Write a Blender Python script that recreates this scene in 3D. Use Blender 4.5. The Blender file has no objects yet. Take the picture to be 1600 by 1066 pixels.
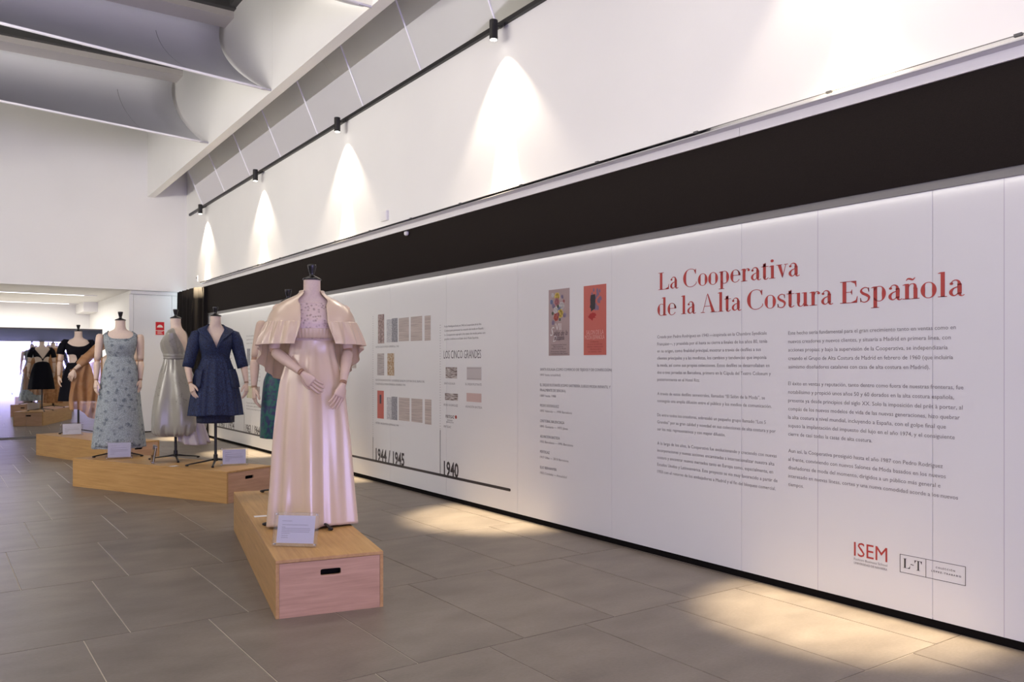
import bpy, bmesh, math, random
import numpy as np
from mathutils import Vector, Matrix

random.seed(7)
S = bpy.context.scene
COL = S.collection
PI = math.pi
R = math.radians

# ------------------------------------------------------------------ camera
cam_d = bpy.data.cameras.new('camera')
cam = bpy.data.objects.new('camera', cam_d)
COL.objects.link(cam)
cam.location = (0, 0, 1.35)
cam.rotation_euler = (R(90), 0, -math.atan2(911, 1291))
cam_d.sensor_width = 36.0
cam_d.lens = 1291.0 * 36.0 / 1600.0
cam_d.shift_y = 36.0 / 1600.0
cam_d.clip_start = 0.05
cam_d.clip_end = 200
S.camera = cam

# ------------------------------------------------------------------ world, lights, exposure
S.view_settings.view_transform = 'Standard'
S.view_settings.look = 'None'
S.view_settings.exposure = 0.0
S.view_settings.gamma = 1.0
S.view_settings.use_curve_mapping = False
W = bpy.data.worlds.new('world')
S.world = W
W.use_nodes = True
W.node_tree.nodes['Background'].inputs[0].default_value = (0.74, 0.92, 1.0, 1)
W.node_tree.nodes['Background'].inputs[1].default_value = 2.3


def area(name, loc, target, sx, sy, power, color, spread=180):
    l = bpy.data.lights.new(name, 'AREA')
    l.shape = 'RECTANGLE'
    l.size = sx
    l.size_y = sy
    l.energy = power
    l.color = color
    l.spread = R(spread)
    o = bpy.data.objects.new(name, l)
    COL.objects.link(o)
    o.location = loc
    d = Vector(target) - Vector(loc)
    o.rotation_euler = d.to_track_quat('-Z', 'Y').to_euler()
    return o


# daylight of the glazed fronts: a low sunlit strip far to the left, the glass front behind the camera,
# then unseen fill panels added to brighten the hall
area('glazing_strip_light', (-12.6, 8.0, 1.70), (4, 8.0, 2.6), 20.0, 0.35, 1080, (1.0, 0.955, 0.88))
area('baffle_fill', (-6.7, 6.0, 3.25), (1.5, 9.0, 6.2), 20.0, 0.4, 130, (1.0, 0.98, 0.96))  # added fill panel for the baffle undersides, no cove here
area('front_glazing_light', (-1.0, -7.7, 1.25), (-1.0, 5, 1.25), 10.0, 2.3, 620, (0.50, 0.37, 1.0))
area('upper_wall_fill', (-6.7, 9.0, 4.3), (3.0, 13.0, 4.6), 12.0, 0.4, 250, (1.0, 0.92, 0.82))  # unseen fill added on the left to lift the upper walls
area('end_fill', (-3.2, 8.5, 3.4), (0.6, 17.0, 5.4), 3.5, 0.5, 215, (1.0, 0.95, 0.86))  # added fill without a fitting, brightens the far wall and last baffle
for yy in (7.65, 4.8, 1.95, -0.9):
    area('roof_fill', (0.2, yy, 6.2), (0.2, yy, 0), 6.0, 1.7, 100, (1.0, 0.91, 0.80))  # added overhead fill, hidden below the dark glass of the near bays
area('annex_light', (0.5, 20.2, 2.7), (0.5, 20.2, 0), 4.0, 3.0, 215, (1.0, 0.95, 0.87))


# ------------------------------------------------------------------ materials
MATS = {}


def mat(name, color, rough=0.6, metal=0.0, spec=0.5, **kw):
    if name in MATS:
        return MATS[name]
    m = bpy.data.materials.new(name)
    m.use_nodes = True
    b = m.node_tree.nodes['Principled BSDF']
    b.inputs['Base Color'].default_value = (*color, 1)
    b.inputs['Roughness'].default_value = rough
    b.inputs['Metallic'].default_value = metal
    b.inputs['Specular IOR Level'].default_value = spec
    for k, v in kw.items():
        b.inputs[k.replace('_', ' ')].default_value = v
    MATS[name] = m
    return m


def nodes_of(m):
    nt = m.node_tree
    return nt, nt.nodes, nt.links, nt.nodes['Principled BSDF']


def add_noise(m, scale=(1, 1, 1), nscale=8, detail=4, lo=0.85, hi=1.1, bump=0.0, bscale=None, dist=0.0, coord='Object'):
    """multiply base colour by a noise in [lo,hi] and optionally bump it"""
    nt, N, L, b = nodes_of(m)
    tc = N.new('ShaderNodeTexCoord')
    mp = N.new('ShaderNodeMapping')
    mp.inputs['Scale'].default_value = scale
    L.new(tc.outputs[coord], mp.inputs[0])
    nz = N.new('ShaderNodeTexNoise')
    nz.inputs['Scale'].default_value = nscale
    nz.inputs['Detail'].default_value = detail
    nz.inputs['Distortion'].default_value = dist
    L.new(mp.outputs[0], nz.inputs['Vector'])
    mr = N.new('ShaderNodeMapRange')
    mr.inputs['From Min'].default_value = 0.3
    mr.inputs['From Max'].default_value = 0.7
    mr.inputs['To Min'].default_value = lo
    mr.inputs['To Max'].default_value = hi
    L.new(nz.outputs['Fac'], mr.inputs['Value'])
    mx = N.new('ShaderNodeVectorMath')
    mx.operation = 'SCALE'
    mx.inputs[0].default_value = b.inputs['Base Color'].default_value[:3]
    L.new(mr.outputs[0], mx.inputs['Scale'])
    L.new(mx.outputs[0], b.inputs['Base Color'])
    if bump:
        bp = N.new('ShaderNodeBump')
        bp.inputs['Strength'].default_value = bump
        bp.inputs['Distance'].default_value = 0.01
        if bscale:
            nz2 = N.new('ShaderNodeTexNoise')
            nz2.inputs['Scale'].default_value = bscale
            nz2.inputs['Detail'].default_value = 3
            L.new(mp.outputs[0], nz2.inputs['Vector'])
            L.new(nz2.outputs['Fac'], bp.inputs['Height'])
        else:
            L.new(nz.outputs['Fac'], bp.inputs['Height'])
        L.new(bp.outputs[0], b.inputs['Normal'])
    return m


def two_tone(m, c1, c2, nscale, lo, hi, kind='noise', bump=0.3, scale=(1, 1, 1), detail=3, dist=0.0, sharp=None):
    nt, N, L, b = nodes_of(m)
    tc = N.new('ShaderNodeTexCoord')
    mp = N.new('ShaderNodeMapping')
    mp.inputs['Scale'].default_value = scale
    L.new(tc.outputs['Object'], mp.inputs[0])
    if kind == 'noise':
        t = N.new('ShaderNodeTexNoise')
        t.inputs['Detail'].default_value = detail
        t.inputs['Distortion'].default_value = dist
        out = t.outputs['Fac']
    else:
        t = N.new('ShaderNodeTexVoronoi')
        out = t.outputs['Distance']
    t.inputs['Scale'].default_value = nscale
    L.new(mp.outputs[0], t.inputs['Vector'])
    cr = N.new('ShaderNodeValToRGB')
    cr.color_ramp.elements[0].position = lo
    cr.color_ramp.elements[0].color = (*c1, 1)
    cr.color_ramp.elements[1].position = hi
    cr.color_ramp.elements[1].color = (*c2, 1)
    L.new(out, cr.inputs[0])
    L.new(cr.outputs[0], b.inputs['Base Color'])
    if bump:
        bp = N.new('ShaderNodeBump')
        bp.inputs['Strength'].default_value = bump
        bp.inputs['Distance'].default_value = 0.004
        L.new(out, bp.inputs['Height'])
        L.new(bp.outputs[0], b.inputs['Normal'])
    return m


M_white = add_noise(mat('white_plaster', (0.80, 0.792, 0.775), 0.75), nscale=1.3, lo=0.985, hi=1.01)
M_panel = add_noise(mat('printed_white_vinyl', (0.73, 0.735, 0.72), 0.32, spec=0.35), nscale=0.9, lo=0.985, hi=1.01)
M_band = add_noise(mat('dark_brown_fabric_band', (0.015, 0.011, 0.009), 0.9, spec=0.2), nscale=300, lo=0.8, hi=1.2, bump=0.1)
M_soffit = mat('grey_metal_strip', (0.24, 0.235, 0.23), 0.5, 0.3)
M_trim = mat('white_trim_paint', (0.80, 0.785, 0.775), 0.5)
M_alu = mat('anodised_aluminium', (0.52, 0.51, 0.55), 0.35, 0.7)
M_blackbase = mat('black_recess', (0.006, 0.005, 0.0045), 0.9, spec=0.1)
M_blackmetal = mat('black_powder_coat', (0.018, 0.017, 0.017), 0.42, 0.3)
M_baffle = add_noise(mat('grey_white_baffle_sheet', (0.74, 0.745, 0.78), 0.55), nscale=0.7, lo=0.97, hi=1.02)
M_roofgrey = mat('roof_soffit_paint', (0.66, 0.62, 0.61), 0.7)
M_frame = mat('dark_roof_frame', (0.10, 0.098, 0.10), 0.55, 0.2)
M_darkglass = mat('dark_roof_glass', (0.012, 0.012, 0.02), 0.08, 0.0)
M_grout = mat('light_grout', (0.62, 0.56, 0.48), 0.8)
M_tile = mat('grey_brown_stone_tile', (0.168, 0.146, 0.132), 0.38, spec=0.45)


def tile_nodes(m):
    nt, N, L, b = nodes_of(m)
    tc = N.new('ShaderNodeTexCoord')
    mp = N.new('ShaderNodeMapping')
    mp.inputs['Scale'].default_value = (0.8, 1.5, 1)
    L.new(tc.outputs['Object'], mp.inputs[0])
    oi = N.new('ShaderNodeObjectInfo')
    ad = N.new('ShaderNodeVectorMath')
    ad.operation = 'ADD'
    cb = N.new('ShaderNodeCombineXYZ')
    ml = N.new('ShaderNodeMath')
    ml.operation = 'MULTIPLY'
    ml.inputs[1].default_value = 57.0
    L.new(oi.outputs['Random'], ml.inputs[0])
    L.new(ml.outputs[0], cb.inputs[0])
    L.new(ml.outputs[0], cb.inputs[1])
    L.new(mp.outputs[0], ad.inputs[0])
    L.new(cb.outputs[0], ad.inputs[1])
    n1 = N.new('ShaderNodeTexNoise')
    n1.inputs['Scale'].default_value = 3.2
    n1.inputs['Detail'].default_value = 9
    n1.inputs['Distortion'].default_value = 0.15
    L.new(ad.outputs[0], n1.inputs['Vector'])
    cr = N.new('ShaderNodeValToRGB')
    cr.color_ramp.elements[0].position = 0.30
    cr.color_ramp.elements[0].color = (0.138, 0.117, 0.100, 1)
    cr.color_ramp.elements[1].position = 0.70
    cr.color_ramp.elements[1].color = (0.200, 0.173, 0.148, 1)
    L.new(n1.outputs['Fac'], cr.inputs[0])
    n2 = N.new('ShaderNodeTexNoise')
    n2.inputs['Scale'].default_value = 60
    n2.inputs['Detail'].default_value = 3
    L.new(ad.outputs[0], n2.inputs['Vector'])
    mr = N.new('ShaderNodeMapRange')
    mr.inputs['To Min'].default_value = 0.80
    mr.inputs['To Max'].default_value = 1.20
    L.new(n2.outputs['Fac'], mr.inputs['Value'])
    sc = N.new('ShaderNodeVectorMath')
    sc.operation = 'SCALE'
    L.new(cr.outputs[0], sc.inputs[0])
    L.new(mr.outputs[0], sc.inputs['Scale'])
    L.new(sc.outputs[0], b.inputs['Base Color'])
    bp = N.new('ShaderNodeBump')
    bp.inputs['Strength'].default_value = 0.12
    bp.inputs['Distance'].default_value = 0.003
    L.new(n2.outputs['Fac'], bp.inputs['Height'])
    L.new(bp.outputs[0], b.inputs['Normal'])


tile_nodes(M_tile)


def wood(name, base, dark, axis=0):
    m = mat(name, base, 0.42, spec=0.4)
    nt, N, L, b = nodes_of(m)
    tc = N.new('ShaderNodeTexCoord')
    mp = N.new('ShaderNodeMapping')
    sc = [26, 26, 26]
    sc[axis] = 1.4
    mp.inputs['Scale'].default_value = sc
    L.new(tc.outputs['Object'], mp.inputs[0])
    n = N.new('ShaderNodeTexNoise')
    n.inputs['Scale'].default_value = 1.6
    n.inputs['Detail'].default_value = 7
    n.inputs['Roughness'].default_value = 0.65
    n.inputs['Distortion'].default_value = 0.35
    L.new(mp.outputs[0], n.inputs['Vector'])
    cr = N.new('ShaderNodeValToRGB')
    cr.color_ramp.elements[0].position = 0.32
    cr.color_ramp.elements[0].color = (*dark, 1)
    cr.color_ramp.elements[1].position = 0.62
    cr.color_ramp.elements[1].color = (*base, 1)
    L.new(n.outputs['Fac'], cr.inputs[0])
    L.new(cr.outputs[0], b.inputs['Base Color'])
    bp = N.new('ShaderNodeBump')
    bp.inputs['Strength'].default_value = 0.08
    bp.inputs['Distance'].default_value = 0.002
    L.new(n.outputs['Fac'], bp.inputs['Height'])
    L.new(bp.outputs[0], b.inputs['Normal'])
    return m


M_wood = wood('pale_oak_along', (0.50, 0.295, 0.108), (0.385, 0.215, 0.070), 1)
M_woodx = wood('pale_oak_across', (0.54, 0.325, 0.200), (0.41, 0.240, 0.140), 0)
M_cream = add_noise(mat('cream_linen_bust', (0.66, 0.53, 0.43), 0.8), nscale=120, lo=0.94, hi=1.04, bump=0.05)
M_armwood = add_noise(mat('pale_wood_arm', (0.66, 0.50, 0.38), 0.55), nscale=10, lo=0.94, hi=1.05)
M_joint = mat('brown_wood_joint', (0.42, 0.25, 0.15), 0.5)
M_gloss = mat('black_lacquer', (0.012, 0.011, 0.011), 0.22)
M_pink = mat('blush_satin', (0.66, 0.51, 0.345), 0.25, spec=0.8, Sheen_Weight=0.15, Coat_Weight=0.5, Coat_Roughness=0.32)
M_lace = two_tone(mat('beaded_blush_lace', (0.6, 0.5, 0.48), 0.5), (0.34, 0.25, 0.21), (0.66, 0.52, 0.46), 52, 0.12, 0.50, kind='vor', bump=0.8)
M_blue = mat('embroidered_pale_blue', (0.3, 0.36, 0.38), 0.6, spec=0.4)
M_silver = mat('silver_grey_satin', (0.44, 0.42, 0.36), 0.30, spec=0.7, Sheen_Weight=0.2)
M_lilac = mat('lilac_grey_taffeta', (0.40, 0.355, 0.36), 0.5)
M_navy = two_tone(mat('navy_tweed', (0.02, 0.03, 0.1), 0.75), (0.004, 0.005, 0.020), (0.016, 0.034, 0.105), 95, 0.36, 0.66, bump=0.8, detail=4)
M_navyp = two_tone(mat('navy_tweed_plain', (0.02, 0.03, 0.1), 0.75), (0.003, 0.004, 0.016), (0.009, 0.018, 0.060), 95, 0.4, 0.66, bump=0.8, detail=4)
M_black = mat('black_crepe', (0.0045, 0.0045, 0.008), 0.8, spec=0.12)
M_orange = two_tone(mat('orange_chiffon', (0.55, 0.25, 0.08), 0.7), (0.26, 0.11, 0.035), (0.50, 0.26, 0.11), 9, 0.35, 0.65, bump=0.5, dist=1.2, detail=5)
M_green = two_tone(mat('green_blue_brocade', (0.0, 0.1, 0.1), 0.45), (0.012, 0.014, 0.085), (0.0, 0.105, 0.078), 26, 0.42, 0.56, bump=0.5, dist=0.8)
M_paper = mat('white_paper', (0.78, 0.77, 0.80), 0.6)
M_inkgrey = mat('grey_print_ink', (0.35, 0.33, 0.33), 0.6)
M_text = mat('dark_grey_ink', (0.13, 0.12, 0.125), 0.5)
M_textsoft = mat('soft_grey_ink', (0.22, 0.205, 0.205), 0.5)
M_textbold = mat('black_ink', (0.035, 0.03, 0.03), 0.5)
M_red = mat('brick_red_ink', (0.44, 0.048, 0.040), 0.5)
M_mirror = mat('silvered_glass', (0.86, 0.88, 0.90), 0.02, 1.0)
M_transom = mat('dark_teal_glass', (0.06, 0.075, 0.075), 0.10, 0.3)
M_curtain = mat('black_velvet', (0.012, 0.010, 0.009), 0.85, spec=0.2)
M_signred = mat('fire_sign_red', (0.62, 0.01, 0.012), 0.4)
M_signwhite = mat('fire_sign_cream', (0.85, 0.72, 0.62), 0.4)
M_thinwhite = mat('white_joint', (0.85, 0.84, 0.88), 0.4)


def flowers(m):
    nt, N, L, b = nodes_of(m)
    tc = N.new('ShaderNodeTexCoord')
    wn = N.new('ShaderNodeTexNoise')
    wn.inputs['Scale'].default_value = 30
    wn.inputs['Detail'].default_value = 2
    L.new(tc.outputs['Object'], wn.inputs['Vector'])
    wm = N.new('ShaderNodeVectorMath')
    wm.operation = 'SCALE'
    wm.inputs['Scale'].default_value = 0.055
    L.new(wn.outputs['Color'], wm.inputs[0])
    ad = N.new('ShaderNodeVectorMath')
    ad.operation = 'ADD'
    L.new(tc.outputs['Object'], ad.inputs[0])
    L.new(wm.outputs[0], ad.inputs[1])
    v = N.new('ShaderNodeTexVoronoi')
    v.inputs['Scale'].default_value = 17
    L.new(ad.outputs[0], v.inputs['Vector'])
    v2 = N.new('ShaderNodeTexVoronoi')
    v2.inputs['Scale'].default_value = 90
    L.new(tc.outputs['Object'], v2.inputs['Vector'])
    cr = N.new('ShaderNodeValToRGB')
    e = cr.color_ramp.elements
    e[0].position = 0.16
    e[0].color = (0.135, 0.165, 0.190, 1)
    e[1].position = 0.46
    e[1].color = (0.33, 0.375, 0.385, 1)
    L.new(v.outputs['Distance'], cr.inputs[0])
    mr = N.new('ShaderNodeMapRange')
    mr.inputs['From Max'].default_value = 0.6
    mr.inputs['To Min'].default_value = 1.3
    mr.inputs['To Max'].default_value = 0.75
    L.new(v2.outputs['Distance'], mr.inputs['Value'])
    sc = N.new('ShaderNodeVectorMath')
    sc.operation = 'SCALE'
    L.new(cr.outputs[0], sc.inputs[0])
    L.new(mr.outputs[0], sc.inputs['Scale'])
    L.new(sc.outputs[0], b.inputs['Base Color'])
    bp = N.new('ShaderNodeBump')
    bp.inputs['Strength'].default_value = 0.9
    bp.inputs['Distance'].default_value = 0.005
    L.new(v2.outputs['Distance'], bp.inputs['Height'])
    L.new(bp.outputs[0], b.inputs['Normal'])


flowers(M_blue)


def sprays(m, base, dark):
    """thin embroidered sprays on satin"""
    nt, N, L, b = nodes_of(m)
    tc = N.new('ShaderNodeTexCoord')
    n = N.new('ShaderNodeTexNoise')
    n.inputs['Scale'].default_value = 9
    n.inputs['Detail'].default_value = 1
    n.inputs['Distortion'].default_value = 2.2
    L.new(tc.outputs['Object'], n.inputs['Vector'])
    cr = N.new('ShaderNodeValToRGB')
    e = cr.color_ramp.elements
    e[0].position = 0.49
    e[0].color = (0, 0, 0, 1)
    e[1].position = 0.505
    e[1].color = (1, 1, 1, 1)
    x = e.new(0.52)
    x.color = (0, 0, 0, 1)
    L.new(n.outputs['Fac'], cr.inputs[0])
    v = N.new('ShaderNodeTexVoronoi')
    v.inputs['Scale'].default_value = 4.2
    L.new(tc.outputs['Object'], v.inputs['Vector'])
    lt = N.new('ShaderNodeMath')
    lt.operation = 'LESS_THAN'
    lt.inputs[1].default_value = 0.36
    L.new(v.outputs['Distance'], lt.inputs[0])
    mu = N.new('ShaderNodeMath')
    mu.operation = 'MULTIPLY'
    L.new(cr.outputs[0], mu.inputs[0])
    L.new(lt.outputs[0], mu.inputs[1])
    mx = N.new('ShaderNodeMix')
    mx.data_type = 'RGBA'
    mx.inputs[6].default_value = (*base, 1)
    mx.inputs[7].default_value = (*dark, 1)
    L.new(mu.outputs[0], mx.inputs[0])
    L.new(mx.outputs[2], b.inputs['Base Color'])


sprays(M_silver, (0.28, 0.265, 0.215), (0.13, 0.12, 0.095))


def glassy(name, tint, gloss=0.10, rough=0.03):
    """thin clear sheet: mostly straight-through, with a fresnel reflection"""
    m = bpy.data.materials.new(name)
    m.use_nodes = True
    nt = m.node_tree
    N, L = nt.nodes, nt.links
    N.clear()
    out = N.new('ShaderNodeOutputMaterial')
    tr = N.new('ShaderNodeBsdfTransparent')
    tr.inputs[0].default_value = (*tint, 1)
    gl = N.new('ShaderNodeBsdfGlossy')
    gl.inputs['Roughness'].default_value = rough
    fr = N.new('ShaderNodeFresnel')
    fr.inputs[0].default_value = 1.45
    mr = N.new('ShaderNodeMath')
    mr.operation = 'MULTIPLY_ADD'
    mr.inputs[1].default_value = 1.0
    mr.inputs[2].default_value = gloss * 0.3
    mx = N.new('ShaderNodeMixShader')
    L.new(fr.outputs[0], mr.inputs[0])
    L.new(mr.outputs[0], mx.inputs[0])
    L.new(tr.outputs[0], mx.inputs[1])
    L.new(gl.outputs[0], mx.inputs[2])
    L.new(mx.outputs[0], out.inputs[0])
    return m


M_glass = glassy('clear_sheet_glass', (0.92, 0.92, 0.925), 0.0)
M_acrylic = glassy('clear_acrylic', (0.985, 0.985, 0.985), 0.05, 0.12)


def sheer(name, color, dark):
    m = bpy.data.materials.new(name)
    m.use_nodes = True
    nt = m.node_tree
    N, L = nt.nodes, nt.links
    b = N['Principled BSDF']
    b.inputs['Roughness'].default_value = 0.7
    tc = N.new('ShaderNodeTexCoord')
    n = N.new('ShaderNodeTexNoise')
    n.inputs['Scale'].default_value = 7
    n.inputs['Detail'].default_value = 5
    n.inputs['Distortion'].default_value = 1.5
    L.new(tc.outputs['Object'], n.inputs['Vector'])
    cr = N.new('ShaderNodeValToRGB')
    cr.color_ramp.elements[0].position = 0.35
    cr.color_ramp.elements[0].color = (*dark, 1)
    cr.color_ramp.elements[1].position = 0.65
    cr.color_ramp.elements[1].color = (*color, 1)
    L.new(n.outputs['Fac'], cr.inputs[0])
    L.new(cr.outputs[0], b.inputs['Base Color'])
    mr = N.new('ShaderNodeMapRange')
    mr.inputs['From Min'].default_value = 0.35
    mr.inputs['From Max'].default_value = 0.65
    mr.inputs['To Min'].default_value = 0.92
    mr.inputs['To Max'].default_value = 0.62
    L.new(n.outputs['Fac'], mr.inputs['Value'])
    L.new(mr.outputs[0], b.inputs['Alpha'])
    return m


M_gauze = sheer('orange_gauze', (0.50, 0.27, 0.13), (0.30, 0.14, 0.05))


def emis(name, color, strength):
    m = bpy.data.materials.new(name)
    m.use_nodes = True
    b = m.node_tree.nodes['Principled BSDF']
    b.inputs['Base Color'].default_value = (*color, 1)
    b.inputs['Emission Color'].default_value = (*color, 1)
    b.inputs['Emission Strength'].default_value = strength
    return m


M_lamp = emis('lamp_lens_glow', (1.0, 0.93, 0.82), 14)
M_line = emis('linear_lamp_glow', (1.0, 0.99, 0.97), 3.5)


# ------------------------------------------------------------------ mesh helpers
class MB:
    def __init__(self):
        self.v = []
        self.f = []
        self.mi = []
        self.cur = 0

    def add(self, vs, fs):
        o = len(self.v)
        self.v += [tuple(p) for p in vs]
        self.f += [tuple(i + o for i in f) for f in fs]
        self.mi += [self.cur] * len(fs)

    def box(self, x0, y0, z0, x1, y1, z1):
        vs = [(x0, y0, z0), (x1, y0, z0), (x1, y1, z0), (x0, y1, z0), (x0, y0, z1), (x1, y0, z1), (x1, y1, z1), (x0, y1, z1)]
        self.add(vs, [(0, 3, 2, 1), (4, 5, 6, 7), (0, 1, 5, 4), (1, 2, 6, 5), (2, 3, 7, 6), (3, 0, 4, 7)])

    def prism(self, pts, z0, z1):
        n = len(pts)
        vs = [(x, y, z0) for x, y in pts] + [(x, y, z1) for x, y in pts]
        fs = [tuple(range(n))[::-1], tuple(range(n, 2 * n))]
        fs += [(i, (i + 1) % n, n + (i + 1) % n, n + i) for i in range(n)]
        self.add(vs, fs)

    def lathe(self, prof, n=24, c=(0, 0, 0)):
        vs = []
        for (r, z) in prof:
            for i in range(n):
                a = 2 * PI * i / n
                vs.append((c[0] + r * math.cos(a), c[1] + r * math.sin(a), c[2] + z))
        fs = []
        for j in range(len(prof) - 1):
            for i in range(n):
                a = j * n + i
                b = j * n + (i + 1) % n
                fs.append((a, b, b + n, a + n))
        fs.append(tuple(range(n))[::-1])
        fs.append(tuple((len(prof) - 1) * n + i for i in range(n)))
        self.add(vs, fs)

    def tube(self, pts, radii, n=10, squash=None, up=None, cap=True):
        """swept tube; squash = (a,b) multipliers across two normals; up = hint for the first normal"""
        pts = [Vector(p) for p in pts]
        vs = []
        m = len(pts)
        prev = None
        for i, p in enumerate(pts):
            t = (pts[min(i + 1, m - 1)] - pts[max(i - 1, 0)]).normalized()
            if prev is None:
                h = Vector(up) if up else (Vector((0, 0, 1)) if abs(t.z) < 0.9 else Vector((1, 0, 0)))
            else:
                h = prev
            a = (h - t * h.dot(t)).normalized()
            prev = a
            b = t.cross(a)
            sq = squash[i] if isinstance(squash, list) else (squash or (1, 1))
            r = radii[i] if isinstance(radii, (list, tuple)) else radii
            for k in range(n):
                q = 2 * PI * k / n
                vs.append(p + a * (math.cos(q) * r * sq[0]) + b * (math.sin(q) * r * sq[1]))
        fs = []
        for j in range(m - 1):
            for k in range(n):
                x = j * n + k
                y = j * n + (k + 1) % n
                fs.append((x, y, y + n, x + n))
        if cap:
            fs.append(tuple(range(n))[::-1])
            fs.append(tuple((m - 1) * n + k for k in range(n)))
        self.add(vs, fs)

    def grid(self, rows, closed=False):
        """rows: list of equal-length lists of points"""
        n = len(rows[0])
        vs = [p for r in rows for p in r]
        fs = []
        for j in range(len(rows) - 1):
            for i in range(n if closed else n - 1):
                a = j * n + i
                b = j * n + (i + 1) % n
                fs.append((a, b, b + n, a + n))
        self.add(vs, fs)

    def build(self, name, mats, parent=None, smooth=False, solid=0.0, bevel=0.0, kind=None, sub=0, loc=None, rot=None):
        me = bpy.data.meshes.new(name)
        me.from_pydata(self.v, [], self.f)
        if not isinstance(mats, (list, tuple)):
            mats = [mats]
        for m in mats:
            me.materials.append(m)
        if len(mats) > 1:
            me.polygons.foreach_set('material_index', self.mi)
        if smooth:
            me.polygons.foreach_set('use_smooth', [True] * len(me.polygons))
        me.update()
        o = bpy.data.objects.new(name, me)
        COL.objects.link(o)
        if parent:
            o.parent = parent
        if loc:
            o.location = loc
        if rot:
            o.rotation_euler = rot
        if kind:
            o['kind'] = kind
        if bevel:
            md = o.modifiers.new('bevel', 'BEVEL')
            md.width = bevel
            md.segments = 2
            md.limit_method = 'ANGLE'
        if sub:
            md = o.modifiers.new('sub', 'SUBSURF')
            md.levels = sub
            md.render_levels = sub
        if solid:
            md = o.modifiers.new('solid', 'SOLIDIFY')
            md.thickness = abs(solid)
            md.offset = -1 if solid > 0 else 1
        return o


def thing(name, label, cat, loc=(0, 0, 0), rz=0.0, group=None):
    o = bpy.data.objects.new(name, None)
    o.empty_display_size = 0.1
    COL.objects.link(o)
    o.location = loc
    o.rotation_euler = (0, 0, rz)
    o['label'] = label
    o['category'] = cat
    if group:
        o['group'] = group
    return o


def tag(o, label, cat, group=None):
    o['label'] = label
    o['category'] = cat
    if group:
        o['group'] = group
    return o


def struct(o):
    o['kind'] = 'structure'
    return o


def sbox(name, m, x0, y0, z0, x1, y1, z1, parent=None, bevel=0.0):
    b = MB()
    b.box(x0, y0, z0, x1, y1, z1)
    o = b.build(name, m, parent, bevel=bevel)
    if not parent:
        struct(o)
    return o


# ------------------------------------------------------------------ room shell
WX = 4.2      # face of the printed wall
FY = 17.2     # far wall
# floor: grout bed, tiles 1.2 x 0.6 in a staggered bond
fl = MB()
fl.box(-13.5, -8, -0.12, 4.6, 22.6, -0.0035)
floor = struct(fl.build('floor', M_grout))
tw, tl, gap = 0.5935, 1.2150, 0.0055
b = MB()
w2, l2 = (tw - gap) / 2, (tl - gap) / 2
bv = 0.0012
b.add([(-w2, -l2, -0.03), (w2, -l2, -0.03), (w2, l2, -0.03), (-w2, l2, -0.03),
       (-w2, -l2, -bv), (w2, -l2, -bv), (w2, l2, -bv), (-w2, l2, -bv),
       (-w2 + bv, -l2 + bv, 0), (w2 - bv, -l2 + bv, 0), (w2 - bv, l2 - bv, 0), (-w2 + bv, l2 - bv, 0)],
      [(0, 1, 5, 4), (1, 2, 6, 5), (2, 3, 7, 6), (3, 0, 4, 7), (4, 5, 9, 8), (5, 6, 10, 9), (6, 7, 11, 10), (7, 4, 8, 11), (8, 9, 10, 11)])
tile0 = b.build('floor_tile', M_tile, floor)
first = True
rest = MB()
for k in range(-10, 15):
    ya = 4.505 + tl * k
    off = 0.83 + 0.213 * k
    jmin = math.ceil((-13.0 - off) / tw)
    for j in range(jmin, 60):
        xa = off + tw * j
        if xa > WX + 0.02:
            break
        cx, cy = xa + tw / 2, ya + tl / 2
        inview = (cy > 0.8 and cy < 17.4 and cx > -0.9 + 0.0 * cy and cx > 0.03 * cy - 0.9)
        xr = min(xa + tw, WX + 0.06)
        if inview and xr > xa + tw - 0.01:
            if first:
                o = tile0
                first = False
            else:
                o = tile0.copy()
                COL.objects.link(o)
            o.location = (cx, cy, 0)
        else:
            g = gap / 2
            if xr - xa < 0.03 or ya + tl > 22.5:
                continue
            rest.box(xa + g, ya + g, -0.03, xr - g, ya + tl - g, 0)
rest.build('edge_tiles', M_tile, floor, kind='stuff')

# right-hand wall
wr = MB()
wr.box(WX + 0.0045, -8, 0.0, WX + 0.30, FY + 0.2, 2.26)
wr.box(WX, -8, 2.785, WX + 0.30, FY + 0.2, 6.6)
wall_right = struct(wr.build('wall_right', M_white))
sbox('baseboard_right', M_blackbase, WX + 0.003, -8, 0.0, WX + 0.0045, 15.85, 0.05)
# slim strip light under the dark band, washing the top of the panels
area('band_strip_light', (WX - 0.016, 4.0, 2.238), (WX - 0.004, 4.0, 2.0), 23.0, 0.006, 3.2, (1.0, 0.95, 0.88))
# printed panels (1.2 m wide) as pieces of the wall
seam = [8.301 + 1.217 * i for i in range(-13, 7)]
seam = [y for y in seam if y < 15.75] + [15.80]
prev = -7.6
for y in seam:
    if y - prev > 0.2:
        pb = MB()
        pb.box(WX, prev + 0.0012, 0.042, WX + 0.0044, y - 0.0012, 2.24)
        pb.build('wall_panel', M_panel, wall_right, bevel=0.0015)
    prev = y
for y in (2.884, 1.871):
    pb = MB()
    pb.box(WX - 0.0006, y - 0.002, 0.042, WX + 0.001, y + 0.002, 2.24)
    pb.build('film_joint', mat('vinyl_film_joint', (0.55, 0.53, 0.56), 0.4), wall_right)
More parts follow.
